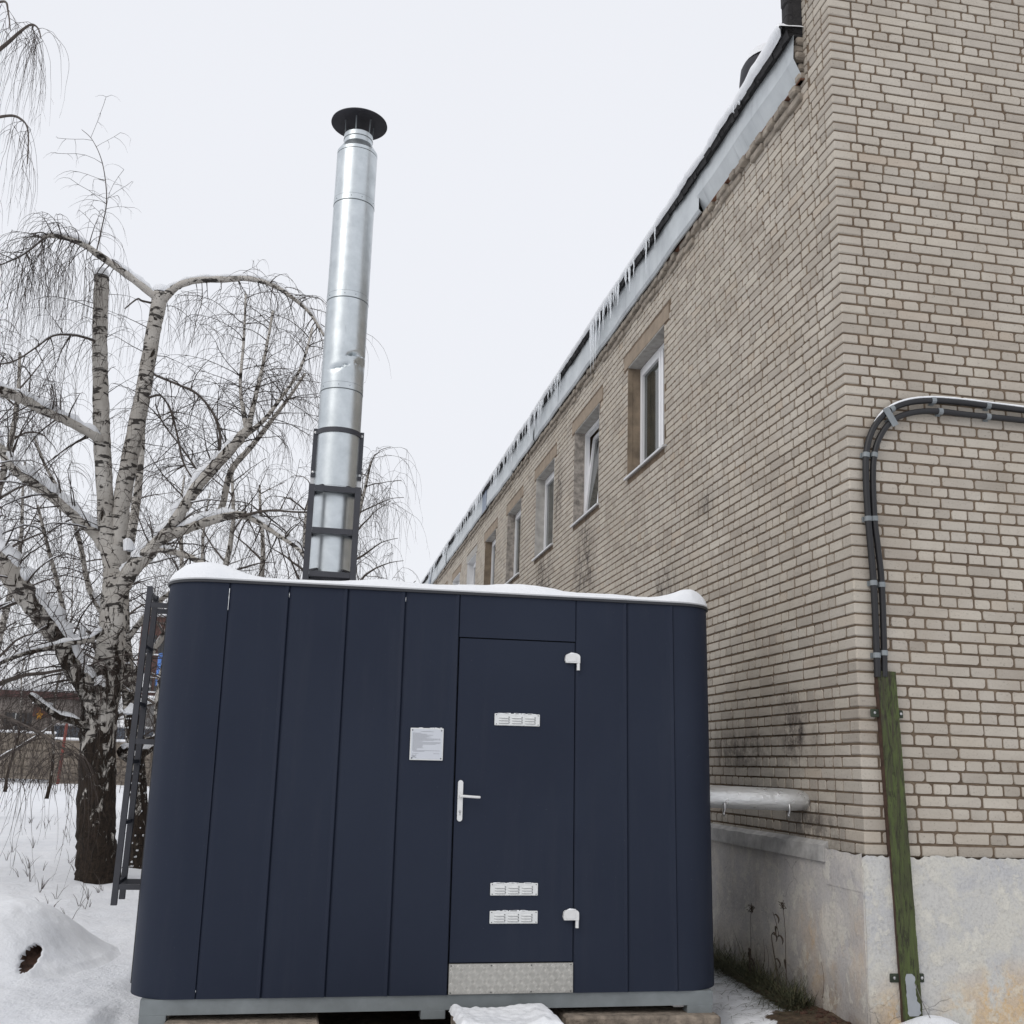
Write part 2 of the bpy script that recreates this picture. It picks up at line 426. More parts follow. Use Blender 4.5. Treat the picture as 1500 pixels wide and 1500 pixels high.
# ================================================================== GROUND
GZ = -1.6
def gh(x, y, cut=False):
    h = GZ
    t = min(max((x-2.4)/1.1, 0), 1); h += .09*t*(1 if y < 14 else max(0, 1-(y-14)/4))
    h += .035*mnoise.noise((x*.8, y*.8, 3.1)) + .022*mnoise.noise((x*2.7, y*2.7, 7.7)) + .010*mnoise.noise((x*6.5, y*6.5, 4.4))
    if y < 30: h += .006*mnoise.noise((x*11, y*11, 1.7))
    d = math.hypot((x-3.93)/.26, (y-6.42)/.2)      # little drift at the foot of the green channel
    h += .12*math.exp(-d*d*1.2)
    d = math.hypot((x+1.05)/.35, (y-7.1)/.5); h += .05*math.exp(-d*d)
    if cut and math.hypot((x+2.36)/.72, (y-9.6)/.85) < .88: h -= .35
    if -1.1 < x < 2.9 and 6.9 < y < 9.6: h = min(h, GZ-.03+.02*mnoise.noise((x*5, y*5, 1)))
    return h
def axis_pts(lo, hi, a, b, fine, grow):
    c = list(np.arange(a, b, fine))
    s = fine
    x = b
    while x < hi: c.append(x); s *= grow; x += s
    c.append(hi); s = fine; x = a-fine
    while x > lo: c.insert(0, x); s *= grow; x -= s
    c.insert(0, lo); return c
xs = axis_pts(-600, 600, -4.5, 5.0, .06, 1.16); ys = axis_pts(-200, 900, 5.4, 14.5, .06, 1.15)
g = MB()
for y in ys:
    for x in xs: g.v.append((x, y, gh(x, y, True)))
nx = len(xs)
g.f = [(j*nx+i, j*nx+i+1, (j+1)*nx+i+1, (j+1)*nx+i) for j in range(len(ys)-1) for i in range(nx-1)]; g.m = [0]*len(g.f)
build('ground', g, M_GROUND, kind='structure', smooth=True, fixnormals=False)

# ================================================================== BRICK BUILDING
WX, GY = 3.58, 6.55          # side wall plane X, gable plane Y
ZB, ZTG, ZTS = -.48, 8.2, 5.62
WIN0, WPITCH, WW, WZ0, WZ1 = 10.50, 2.72, 1.37, 3.46, 4.87
NWIN = 9
wins = []
for i in range(NWIN):
    y0 = WIN0 + i*WPITCH; wins.append((y0, y0+WW))
YEND = 37.0
bld = empty('brick_building', (5.5, 20, GZ), 'long pale brick building with whitewashed plinth and icicles along its eaves', 'building')
# mortar core ------------------------------------------------------
c = MB(); D = .0030
c.box(WX+D, 12.0, GY+D, GY+.45, ZB, ZTG)                   # gable slab
y = GY+.45+.001
c.box(WX+D, WX+.5, y, YEND, ZB, WZ0)
c.box(WX+D, WX+.5, y, YEND, WZ1, ZTS)
e = [y] + [v for a, b in wins for v in (a, b)] + [YEND]
for i in range(0, len(e), 2): c.box(WX+D, WX+.5, e[i], e[i+1], WZ0+.0005, WZ1-.0005)
c.box(WX+.5, 12, YEND-.5, YEND, ZB, ZTS); c.box(11.6, 12, y, YEND-.5, ZB, ZTS)
build('wall', c, M_MORTAR, bld)
# bricks -----------------------------------------------------------
CH, BH, J = .0785, .0665, .0120
brng = random.Random(11)
def brick_proto(L, H, rng):
    """front of a worn brick: outline, bevel ring and a slightly uneven face; local u,v centred, n outwards"""
    pts = []; a, b = L/2, H/2
    cr = [rng.choice((.004,.006,.009,.012,.016,.022)) for _ in range(4)]
    for k, (sx, sy) in enumerate(((1,1),(-1,1),(-1,-1),(1,-1))):
        r = min(cr[k], b*.75); cxx, czz = sx*(a-r), sy*(b-r); t0 = (0, 90, 180, 270)[k]
        for t in ((8, 45, 82) if r > .008 else (15, 75)):
            th = radians(t0+t); pts.append((cxx+r*cos(th)+rng.uniform(-.0015,.0015), czz+r*sin(th)+rng.uniform(-.0012,.0012)))
        if k in (0, 2): pts.append((rng.uniform(-.25,.25)*L, sy*b*(1+rng.uniform(-.07,.02))))
    n = len(pts); V = [(x, z, -.006) for x, z in pts]
    V += [(x*(1-.0035/a), z*(1-.07), .0038+rng.uniform(-.0014,.0014)) for x, z in pts]; V.append((0,0,.0046))
    F = []
    for i in range(n):
        j = (i+1) % n; F += [(i, j, n+j, n+i), (n+i, n+j, 2*n)]
    return V, F
PROTO = {}
for key, L in (('S', .249), ('H', .1185)):
    PROTO[key] = [brick_proto(L, BH, brng) for _ in range(20)]
def row_type(k):
    if k > 66: return 'SSHSSSHS'[(k) % 8]
    if k in (14, 15, 38, 55): return 'S'
    return 'S' if k % 2 == 0 else 'H'
bricks = []    # (face, u0, u1, z0, z1, type, jitter)
def lay_row(face, k, u, u_end, holes):
    ty = row_type(k if face == 'g' else min(k, 66-k%2)); L = .26 if ty == 'S' else .130
    halve = k > 0 and ty == 'S' and row_type(k-1) == 'S' and k % 2
    z0 = ZB + k*CH + J*.5; z1 = z0 + BH
    z0w = 0
    first = L - brng.uniform(0, .07)*(1 if ty == 'S' else .45)
    if halve: first = .13
    if face == 's' and brng.random() < .25: first = max(.08, L*.5+.02)
    while u < u_end:
        l = L if first is None else first
        isfirst = first is not None; first = None
        if isfirst: pass
        elif ty == 'H' and brng.random() < .03: l = .26
        elif ty == 'S' and brng.random() < .05: l = .195
        a, b = u, u + l - (J if face == 'g' else .0155)
        if face == 's' and z0 > 4.75 and a < 6.93 < b: b = 6.925; l = b-a+J
        b = min(b, u_end)
        ok = b-a > .03
        for (h0, h1, hz0, hz1) in holes:
            if z1 > hz0 and z0 < hz1 and b > h0 and a < h1:
                if a < h0 and h0-a > .05: b = h0-.004
                elif b > h1 and b-h1 > .05: a = h1+.004
                else: ok = False
        if ok: bricks.append((face, a, b, z0, z1, ty, k))
        u += l*(1+brng.uniform(-.022,.022))
holes = []
for a, b in wins:
    holes.append((a, b, WZ0-.03, WZ1)); holes.append((a-.17, b+.17, WZ1, WZ1+.19))
NG = int((ZTG-ZB)/CH); NS = int((ZTS-ZB)/CH)
corners = []
for k in range(NG):
    ty = row_type(k); gx = .185 if ty == 'S' else .122; gy = .122 if ty == 'S' else .25
    gx += brng.uniform(-.008,.008); gy += brng.uniform(-.006,.006)
    z0 = ZB+k*CH+J*.5; corners.append((gx, gy, z0, z0+BH, k))
    lay_row('g', k, WX+gx+J, 9.0, [])
    side_end = YEND if k < NS else GY+.44
    lay_row('s', k, GY+gy+J, side_end, holes)
def brick_geo(b, cheap=False):
    face, a, e, z0, z1, ty, k = b
    cu, cz = (a+e)/2, (z0+z1)/2; L = e-a
    cz += (.0035*mnoise.noise((cu*.9, k*.7, 1 if face == 'g' else 9))+.0016*mnoise.noise((cu*7, k*3.3, 2)))*min(1, abs(cu-(WX if face == 'g' else GY))*2)
    if face == 'g': O = (cu, GY, cz)
    else: O = (WX, cu, cz)
    return O, L
def scr_area(b):
    face, a, e, z0, z1, ty, k = b
    if face == 'g': q = [(a,GY,z0),(e,GY,z0),(e,GY,z1),(a,GY,z1)]
    else: q = [(WX,a,z0),(WX,e,z0),(WX,e,z1),(WX,a,z1)]
    P = [proj(p) for p in q]
    cx = sum(p[0] for p in P)/4; cy = sum(p[1] for p in P)/4
    if not (0 < cx < 1495 and 4 < cy < 1495): return 0
    if face == 's' and cx < 1050: return 0
    return abs(sum(P[i][0]*P[(i+1)%4][1]-P[(i+1)%4][0]*P[i][1] for i in range(4)))/2
order = sorted(range(len(bricks)), key=lambda i: -scr_area(bricks[i])); big = set(order[:300])
mesh_cache = {}
def proto_mesh(face, ty, vi):
    key = (face, ty, vi)
    if key not in mesh_cache:
        V, F = PROTO[ty][vi]; me = bpy.data.meshes.new('brick')
        if face == 'g': W = [(x, -n, z) for x, z, n in V]; FF = F
        else: W = [(-n, x, z) for x, z, n in V]; FF = [tuple(reversed(f)) for f in F]
        me.from_pydata(W, [], [tuple(reversed(f)) for f in FF] if face == 'g' else [tuple(reversed(f)) for f in FF])
        me.materials.append(M_BRICK); 
        import bmesh
        bm = bmesh.new(); bm.from_mesh(me); bmesh.ops.recalc_face_normals(bm, faces=bm.faces[:]); 
        # open shell: make the front fan face outwards
        bm.faces.ensure_lookup_table(); f = bm.faces[len(bm.faces)-1]
        want = Vector((0,-1,0)) if face == 'g' else Vector((-1,0,0))
        if f.normal.dot(want) < 0: bmesh.ops.reverse_faces(bm, faces=bm.faces[:])
        bm.to_mesh(me); bm.free()
        mesh_cache[key] = me
    return mesh_cache[key]
VS, FS, TT = [], [], []; off = 0
for i, b in enumerate(bricks):
    O, L = brick_geo(b); vi = brng.randrange(20); nominal = .249 if b[5] == 'S' else .1185
    key = b[5]
    if L > .2: key, nominal = 'S', .249
    sx = L/nominal; dn = brng.uniform(-.0015, .002); tl = brng.random()
    if i in big:
        me = proto_mesh(b[0], key, vi); o = bpy.data.objects.new('brick', me); COL.objects.link(o); o.parent = bld
        o.location = Vector(O) - bld.location + (Vector((0,-dn,0)) if b[0] == 'g' else Vector((-dn,0,0)))
        o.scale = (sx,1,1) if b[0] == 'g' else (1,sx,1)
        continue
    far = b[0] == 's' and b[1] > 20
    if far:
        a2 = L/2; h2 = BH/2
        V = [(-a2,-h2,-.006),(a2,-h2,-.006),(a2,h2,-.006),(-a2,h2,-.006),(-a2,-h2,.004),(a2,-h2,.004),(a2,h2,.004),(-a2,h2,.004)]
        F = [(4,5,6,7),(0,1,5,4),(1,2,6,5),(2,3,7,6),(3,0,4,7)]; sx = 1
    else: V, F = PROTO[key][vi]
    A = np.array(V)
    if b[0] == 'g': W = np.stack([A[:,0]*sx+O[0], O[1]-A[:,2]-dn, A[:,1]+O[2]], 1); F2 = F
    else: W = np.stack([O[0]-A[:,2]-dn, A[:,0]*sx+O[1], A[:,1]+O[2]], 1); F2 = [tuple(reversed(f)) for f in F]
    VS.append(W); FS += [tuple(q+off for q in f) for f in F2]; TT += [tl]*len(F2); off += len(V)
# corner bricks, wrapping round both faces
for gx, gy, z0, z1, k in corners:
    m = MB(); j = lambda: brng.uniform(-.0012,.0012)
    m.bbox(WX-.0045+j(), WX+gx, GY-.0045+j(), GY+gy, z0+j(), z1+j(), brng.choice((.004,.006,.009)))
    A = np.array(m.v); VS.append(A); FS += [tuple(q+off for q in f) for f in m.f]; tl = brng.random(); TT += [tl]*len(m.f); off += len(A)
me = bpy.data.meshes.new('brickwork'); me.from_pydata(np.concatenate(VS)-np.array(bld.location), [], FS)
me.materials.append(M_BRICKA); at = me.attributes.new('tint', 'FLOAT', 'FACE'); at.data.foreach_set('value', TT)
bw = bpy.data.objects.new('brickwork', me); COL.objects.link(bw); bw.parent = bld; bw['kind'] = 'stuff'
# corbel course of tipped bricks under the eaves --------------------
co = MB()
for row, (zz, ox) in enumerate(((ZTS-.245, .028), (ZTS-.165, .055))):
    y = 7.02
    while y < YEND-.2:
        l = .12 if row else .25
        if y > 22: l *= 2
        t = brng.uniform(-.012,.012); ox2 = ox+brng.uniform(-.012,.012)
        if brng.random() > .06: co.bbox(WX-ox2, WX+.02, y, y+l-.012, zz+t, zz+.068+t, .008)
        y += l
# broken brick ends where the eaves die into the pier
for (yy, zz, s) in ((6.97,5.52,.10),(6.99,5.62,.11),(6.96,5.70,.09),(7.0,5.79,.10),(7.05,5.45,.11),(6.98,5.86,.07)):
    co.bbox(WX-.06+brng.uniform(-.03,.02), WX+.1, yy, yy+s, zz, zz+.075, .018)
cb = build('corbel_course', co, m_simple('shaded corbel brick', (.26,.225,.185), .95, 0, .35, 9, .6, 40), bld, kind='stuff')  # darker than the wall bricks, shade under the eaves put into the colour
# plinth -------------------------------------------------------------
p = MB()
def plinth_sheet(face, a, b, z0, z1, n_u, n_z, lift, wob):
    o = len(p.v)
    for j in range(n_z+1):
        for i in range(n_u+1):
            u = a+(b-a)*i/n_u; z = z0+(z1-z0)*j/n_z
            if j == n_z: z += .028*mnoise.noise((u*7, 0, 2))+.022*mnoise.noise((u*23, 0, 5))
            d = lift + wob*mnoise.noise((u*2.2, z*2.2, 4)) + wob*.35*mnoise.noise((u*11, z*11, 8))
            p.v.append((u, GY-d, z) if face == 'g' else (WX-d, u, z))
    for j in range(n_z):
        for i in range(n_u):
            q = o+j*(n_u+1)+i; f = (q, q+1, q+n_u+2, q+n_u+1)
            p.f.append(f if face == 'g' else tuple(reversed(f))); p.m.append(0 if face == 'g' else 1)
plinth_sheet('g', WX-.040, 9.0, -1.9, ZB+.006, 300, 40, .022, .012)
plinth_sheet('s', GY-.028, YEND, -1.9, -.545, 300, 30, .030, .016)
# whitewashed mortar skirt over the lowest course at the corner
plinth_sheet('s', GY-.022, 7.035, -.7, -.47, 12, 4, .036, .006)
build('plinth', p, [M_PL_G, M_PL_S], bld, smooth=True, fixnormals=False)
bk = MB(); bk.box(WX+.02, 9, GY+.02, GY+.45, -1.9, ZB-.001); bk.box(WX+.02, WX+.5, GY+.451, YEND, -1.9, ZB-.001)
build('foundation', bk, M_MORTAR, bld)
# thin ledge (cement weathering) over the side plinth, in lengths
M_LEDGE = m_simple('cement ledge', (.38,.37,.355), .85, 0, .35, 7, .5, 30)
ly = 7.04
for L in (1.02, 1.6, 2.4, 3, 3, 4, 5, 6):
    q = MB(); z = -.555+RNG.uniform(-.004,.004)
    n = 12
    for i in range(n):
        a = ly+L*i/n; b2 = ly+L*(i+1)/n
        q.add([(WX-.052,a,z-.0),(WX-.052,b2,z),(WX+.02,b2,z),(WX+.02,a,z),
               (WX-.046,a,z+.105+.004*sin(i*2.3)),(WX-.046,b2,z+.105+.004*sin(i*2.3+2.3)),(WX-.004,b2,z+.135),(WX-.004,a,z+.135)],
              [(0,1,2,3),(0,4,5,1),(4,7,6,5)])
    q.add([(WX-.052,ly,z),(WX+.02,ly,z),(WX-.004,ly,z+.135),(WX-.046,ly,z+.105)], [(0,1,2,3)])
    build('ledge', q, M_LEDGE, bld); ly += L+.008
# windows --------------------------------------------------------------
M_LINT = m_simple('brown cement lintel', (.27,.215,.16), .9, 0, .18, 5, .3, 30)
M_REV = [m_simple('brown cement reveal', (.20,.155,.11), .9, 0, .35, 6, .4, 30), m_simple('old rough reveal', (.30,.27,.24), .9, 0, .5, 12, .8, 25),
         m_simple('pale cement reveal', (.40,.385,.36), .9, 0, .25, 6, .4, 30), m_simple('white reveal', (.66,.66,.66), .8, 0, .08, 6, .1, 30)]
M_SOFF = m_simple('pale soffit render', (.34,.325,.30), .9, 0, .25, 10, .4, 30)
M_PVC = m_simple('white pvc', (.78,.78,.79), .35, 0, .03, 6, 0)
M_GASK = m_simple('grey gasket', (.12,.12,.12), .7, 0, .1, bump=0)
M_CURT = m_simple('pale curtain', (.55,.56,.55), .9, 0, .2, 6, .3, 20, coords=(1,8,.3))
def m_glass():
    t = NT('window glass'); t.base((.035,.042,.036)); t.set(.06, spec=.9); t.b.inputs['Transmission Weight'].default_value = .35; return t.mat
M_GLASS = m_glass()
M_ROOM = m_simple('dim room wall', (.20,.20,.17), .9, 0, .2, 3, 0)
for i, (a, b) in enumerate(wins):
    fx = WX+.15          # frame face
    W = MB(); W.box(fx+.001, fx+.065, a+.005, a+.06, WZ0+.03, WZ1-.01); W.box(fx+.001, fx+.065, b-.06, b-.005, WZ0+.03, WZ1-.01)
    W.box(fx, fx+.065, a+.0601, b-.0601, WZ0+.03, WZ0+.09); W.box(fx, fx+.065, a+.0601, b-.0601, WZ1-.07, WZ1-.01)
    mul_y = a+.52
    W.box(fx-.003, fx+.06, mul_y-.035, mul_y+.035, WZ0+.0901, WZ1-.0701)
    fr = build('window', W, M_PVC, bld)
    # opening sash (far leaf), tilted inwards on the second window
    q = MB(); y0, y1, z0, z1 = mul_y+.037, b-.062, WZ0+.092, WZ1-.072
    tilt = .12 if i == 1 else 0
    def sashbox(x0, x1, ya, yb, za, zb):
        sh = lambda z: tilt*(z-z0)/(z1-z0)
        q.add([(x0+sh(za),ya,za),(x1+sh(za),ya,za),(x1+sh(za),yb,za),(x0+sh(za),yb,za),(x0+sh(zb),ya,zb),(x1+sh(zb),ya,zb),(x1+sh(zb),yb,zb),(x0+sh(zb),yb,zb)],
              [(0,3,2,1),(4,5,6,7),(0,1,5,4),(1,2,6,5),(2,3,7,6),(3,0,4,7)])
    sashbox(fx-.012, fx+.05, y0, y0+.06, z0, z1); sashbox(fx-.012, fx+.05, y1-.06, y1, z0, z1)
    sashbox(fx-.0121, fx+.05, y0+.0601, y1-.0601, z0, z0+.06); sashbox(fx-.0121, fx+.05, y0+.0601, y1-.0601, z1-.06, z1)
    build('sash', q, M_PVC, fr)
    q = MB(); sh = tilt
    q.add([(fx+.02,y0+.061,z0+.061),(fx+.02,y1-.061,z0+.061),(fx+.02+sh*.95,y1-.061,z1-.061),(fx+.02+sh*.95,y0+.061,z1-.061)], [(0,3,2,1)])
    build('pane', q, M_GLASS, fr, fixnormals=False)
    q = MB(); q.add([(fx+.02,a+.061,z0),(fx+.02,mul_y-.036,z0),(fx+.02,mul_y-.036,z1),(fx+.02,a+.061,z1)], [(0,3,2,1)])
    build('pane', q, M_GLASS, fr, fixnormals=False)
    q = MB()
    n = 14
    ca, cb2 = mul_y-.42, mul_y+.30
    o = 0
    for k in range(n+1):
        yy = ca+(cb2-ca)*k/n; xx = fx+.16+.02*sin(k*2.1)
        q.v += [(xx, yy, WZ0+.05), (xx, yy, WZ1)]
    for k in range(n): q.f.append((2*k, 2*k+1, 2*k+3, 2*k+2)); q.m.append(0)
    build('curtain', q, M_CURT, fr, fixnormals=False)
    q = MB(); q.box(WX+.48, WX+3, a-.4, a-.38, WZ0-.5, WZ1+.4); q.box(WX+.5, WX+3, b+.38, b+.4, WZ0-.5, WZ1+.4)
    q.box(WX+3, WX+3.02, a-.4, b+.4, WZ0-.5, WZ1+.4); q.box(WX+.5, WX+3, a-.38, b+.38, WZ1+.4, WZ1+.42); q.box(WX+.5, WX+3, a-.38, b+.38, WZ0-.52, WZ0-.5)
    build('room', q, M_ROOM, fr)
    q = MB()     # sill, sloping out
    q.add([(WX-.045,a-.06,WZ0-.012),(WX-.045,b+.03,WZ0-.012),(fx,b+.03,WZ0+.022),(fx,a-.06,WZ0+.022),
           (WX-.045,a-.06,WZ0-.035),(WX-.045,b+.03,WZ0-.035),(WX-.03,b+.03,WZ0-.035),(WX-.03,a-.06,WZ0-.035)],
          [(0,1,2,3),(0,4,5,1),(4,7,6,5),(3,2,6,7),(0,3,7,4),(1,5,6,2)])
    build('sill', q, m_simple('zinc sill', (.62,.63,.64), .4, .4, .08) if i == 0 else bpy.data.materials['zinc sill'], fr)
    rm = M_REV[[0,1,2,1,0,3,3,2,0][i]]
    q = MB(); q.box(WX-.003, fx, a-.012, a+.004, WZ0-.02, WZ1-.002); build('reveal', q, rm, fr)
    q = MB(); q.box(WX-.004, fx+.0, b-.004, b+.012, WZ0-.02, WZ1-.002)
    if i == 0: # loose strip of render on the far jamb
        q.box(WX-.006, WX+.05, b-.010, b+.010, WZ0-.01, WZ1-.02)
    build('reveal', q, rm, fr)
    q = MB(); q.box(WX-.003, fx, a+.0045, b-.0045, WZ1-.004, WZ1+.012); build('soffit', q, M_SOFF if i not in (5, 6) else M_REV[3], fr)
    q = MB(); n = 16
    for k in range(n):
        ya = a-.165+(WW+.33)*k/n; yb = a-.165+(WW+.33)*(k+1)/n
        q.box(WX-.008-.002*RNG.random(), WX+.03, ya, yb, WZ1+.013, WZ1+.185+.004*sin(k*1.9))
    build('lintel', q, M_LINT if i != 5 else M_SOFF, fr)
# roof -------------------------------------------------------------
FX = 3.49; FZ0, FZ1 = 5.53, 5.88
rf = MB()
rf.box(3.44, 12.05, 7.0, YEND+.3, 5.935, 5.965); rf.box(3.585, 12.0, 7.0, YEND+.2, 5.625, 5.9245); rf.box(3.535, 3.584, 7.02, YEND+.2, 5.68, 5.9244)
M_FELT = m_simple('black roofing felt', (.022,.021,.022), .85, 0, .4, 20, .8, 40, dist=.01)
roof = build('roof', rf, M_FELT, bld)
rg = random.Random(5)
fe = MB(); y = 6.96
while y < YEND+.2:       # torn felt lip hanging over the fascia
    L = rg.uniform(.06,.2); zz = (5.925 if y < 11 else 5.935)-rg.uniform(.0,.028); xo = 3.435-rg.uniform(0,.012)
    fe.add([(xo,y,5.955),(xo,y+L,5.955),(xo+.02,y+L*.98,zz),(xo+.02,y+.01,zz-rg.uniform(0,.02)),(xo+.06,y,5.97),(xo+.06,y+L,5.97)], [(0,3,2,1),(0,1,5,4)])
    y += L*.97
fe.box(3.452, 3.60, 6.995, 7.10, 5.966, 8.2); 
for z in np.arange(6.0, 8.1, .12):
    fe.bbox(3.452-rg.uniform(.002,.02), 3.5, 6.99, 7.09, z, z+.12, .012)
build('roofing_felt', fe, M_FELT, bld)
def m_fascia():
    t = NT('galvanised fascia')
    c = t.ramp(t.noise(3, 5, .6), [(.3,(.47,.50,.515)),(.7,(.60,.63,.64))])
    d = t.ramp(t.noise(1, 5, .7, t.coord((1,9,.7))), [(.55,0),(.70,1)])
    c = t.mixc(t.math('MULTIPLY', d, .35), c, (.20,.21,.23))
    t.base(c); t.set(.42, .55); t.bump(t.noise(2.5, 4), .25, .02); return t.mat
M_FASC = m_fascia()
M_FASCB = m_simple('blue grey patch sheet', (.22,.26,.33), .45, .4, .15, 5)
ysg = [6.97, 9.15]
while ysg[-1] < YEND: ysg.append(ysg[-1]+2.0+rg.uniform(-.15,.15))
for k in range(len(ysg)-1):
    a, b = ysg[k]+.0, ysg[k+1]+.03; x = FX - (.004 if k % 2 else 0); f = MB()
    dz = rg.uniform(-.012,.012); FZ1 = 5.925
    if k == 0:
        pr = [(x, FZ1), (x-.012, FZ0+.17), (x+.070, FZ0-.01), (x+.078, FZ0-.006)]
    else:
        pr = [(x, FZ1), (x-.008, FZ0+.03+dz), (x+.012, FZ0+dz), (x+.03, FZ0+dz)]
    n = 6
    for i2 in range(n+1):
        yy = a+(b-a)*i2/n; wv = .006*sin(i2*1.7+k)
        for (px_, pz_) in pr: f.v.append((px_+wv, yy, pz_))
    for i2 in range(n):
        for j in range(3):
            o = i2*4+j; f.f.append((o, o+1, o+5, o+4)); f.m.append(0)
    build('fascia', f, M_FASC, bld)
for yy in (22.2, 33.0):
    f = MB(); f.box(FX-.02, FX-.012, yy, yy+.55, FZ0-.04, FZ1+.02); build('fascia_patch', f, M_FASCB, bld)
sf = MB(); sf.box(FX+.046, WX-.002, 6.97, YEND, 5.52, 5.528)
build('soffit_board', sf, m_simple('old wooden soffit', (.16,.075,.045), .85, 0, .4, 5, .5, 30), bld)
sn = MB()
ysn = list(np.arange(6.96, YEND+.3, .08)); prof = 12
for yy in ysn:
    e0 = math.sqrt(min(1, (yy-6.955)/.12))
    hgt = .085+.035*mnoise.noise((yy*.9, 0, 0))+.02*mnoise.noise((yy*4, 2, 0)); lip = 3.392+.018*mnoise.noise((yy*2.1, 5, 0))+.012*mnoise.noise((yy*9, 5, 0))
    if yy < 8.2: hgt += .075*(1-(yy-6.96)/1.24); lip -= .03*(1-(yy-6.96)/1.24)
    hgt *= e0
    for j in range(prof):
        if j < 8:
            a = -pi/2+.15+(pi/2+pi/2-.15)*j/7     # rounded front lip
            x = lip+hgt*.45*(1-cos(a)); z = 5.950+hgt*.5+hgt*.5*sin(a)
        else: x = lip+hgt*.5+(j-7)**2*.16; z = 5.950+hgt+.02*(j-7)
        sn.v.append((x, yy, z))
for i2 in range(len(ysn)-1):
    for j in range(prof-1):
        o = i2*prof+j; sn.f.append((o, o+1, o+prof+1, o+prof)); sn.m.append(0)
build('roof_snow', sn, M_SNOW, bld, smooth=True, kind='stuff')
# icicles in clusters
ic_meshes = []
for v in range(6):
    q = MB(); n = 7; rr = rg
    pts = [(.004*sin(k*1.3+v), .004*cos(k*2.1+v), -k/n) for k in range(n+1)]
    q.tube(pts, [.016*(1-k/n)**.8*(1+.2*sin(k*2.4+v))+.0012 for k in range(n+1)], 6)
    me = bpy.data.meshes.new('icicle'); me.from_pydata(q.v, [], q.f); me.materials.append(M_ICE)
    me.polygons.foreach_set('use_smooth', [True]*len(me.polygons)); ic_meshes.append(me)
ic = []
for c0, sp, n, Lm in ((10.6,.25,5,.35),(11.9,.7,26,.30),(12.9,.45,18,.52),(15.2,.5,14,.28),(16.8,.8,26,.34),(19.0,.9,22,.3),(20.6,.5,12,.3),(23.3,.8,22,.32),(26,1.2,24,.3),(29,1.2,22,.28),(32,1.4,20,.3),(8.3,.5,4,.07)):
    for _ in range(n): ic.append((c0+rg.gauss(0, sp*.55), Lm*rg.uniform(.2,1.4)))
for yy, L in ic:
    if yy < 7.2: continue
    o = bpy.data.objects.new('icicle', rg.choice(ic_meshes)); COL.objects.link(o); o.parent = bld
    o.location = Vector((3.405+rg.uniform(-.012,.02), yy, 5.955)) - bld.location; s = rg.uniform(.4,.8); o.scale = (s, s, L)
    o.rotation_euler = (0,0,rg.uniform(0,6))
# round black roof fan hood seen over the snow
vent = empty('roof_vent', (3.95, 8.42, 5.97), 'round black vent hood with a snow cap on the brick building roof', 'roof vent')
q = MB(); q.lathe([(.17,5.97),(.17,6.5)], 3.95, 8.42, 24); build('stack', q, M_FELT, vent, smooth=True, autosmooth=40)
q = MB(); q.lathe([(.15,6.44),(.29,6.46),(.295,6.56),(.28,6.70),(.22,6.82),(.12,6.89),(.005,6.91)], 3.95, 8.42, 32, cap0=True)
build('hood', q, M_CAP, vent, smooth=True, autosmooth=50)
q = MB(); q.lathe([(.27,6.74),(.235,6.84),(.13,6.915),(.005,6.94)], 3.96, 8.40, 28); build('snow_cap', q, M_SNOW, vent, smooth=True)

# insulated foil duct from the boiler house into the wall ----------------
def m_foil():
    t = NT('foil insulation'); t.base((.80,.81,.81)); t.set(t.ramp(t.noise(14, 4), [(.3,.25),(.7,.45)]), .75)
    t.bump(t.noise(1, 6, .7, t.coord((10,25,25))), .8, .02); return t.mat
M_FOIL = m_foil()
duct = empty('insulated_duct', (3.2, 7.5, -.25), 'silver foil wrapped duct running between the boiler house and the brick wall', 'pipe')
q = MB(); n = 28; N = 22
for i in range(N+1):
    X = 2.74+.86*i/N; zc = -.155-.006*(X-2.8)*2; k = 1.0
    if i > N-5: k = math.sqrt(max(0, 1-((i-(N-5))/5.6)**2))*.25+.75
    for j in range(n):
        th = 2*pi*j/n; wr = 1+.035*mnoise.noise((X*14, cos(th)*2, sin(th)*2))
        q.v.append((X, 7.46+.17*cos(th)*wr*k, zc+.079*math.copysign(abs(sin(th))**.8, sin(th))*wr*k))
for i in range(N):
    for j in range(n):
        j2 = (j+1) % n; q.f.append((i*n+j, i*n+j2, (i+1)*n+j2, (i+1)*n+j)); q.m.append(0)
q.f.append(tuple(N*n+j for j in range(n))); q.m.append(0)
build('duct_wrap', q, M_FOIL, duct, smooth=True)
for X in (2.93, 3.42):
    q = MB(); q.tube([(X,7.30,-.19),(X,7.30,-.235),(X+.004,7.33,-.262),(X,7.315,-.275),(X-.01,7.30,-.265)], .009, 6); build('hanger', q, M_BOLT, duct, smooth=True)

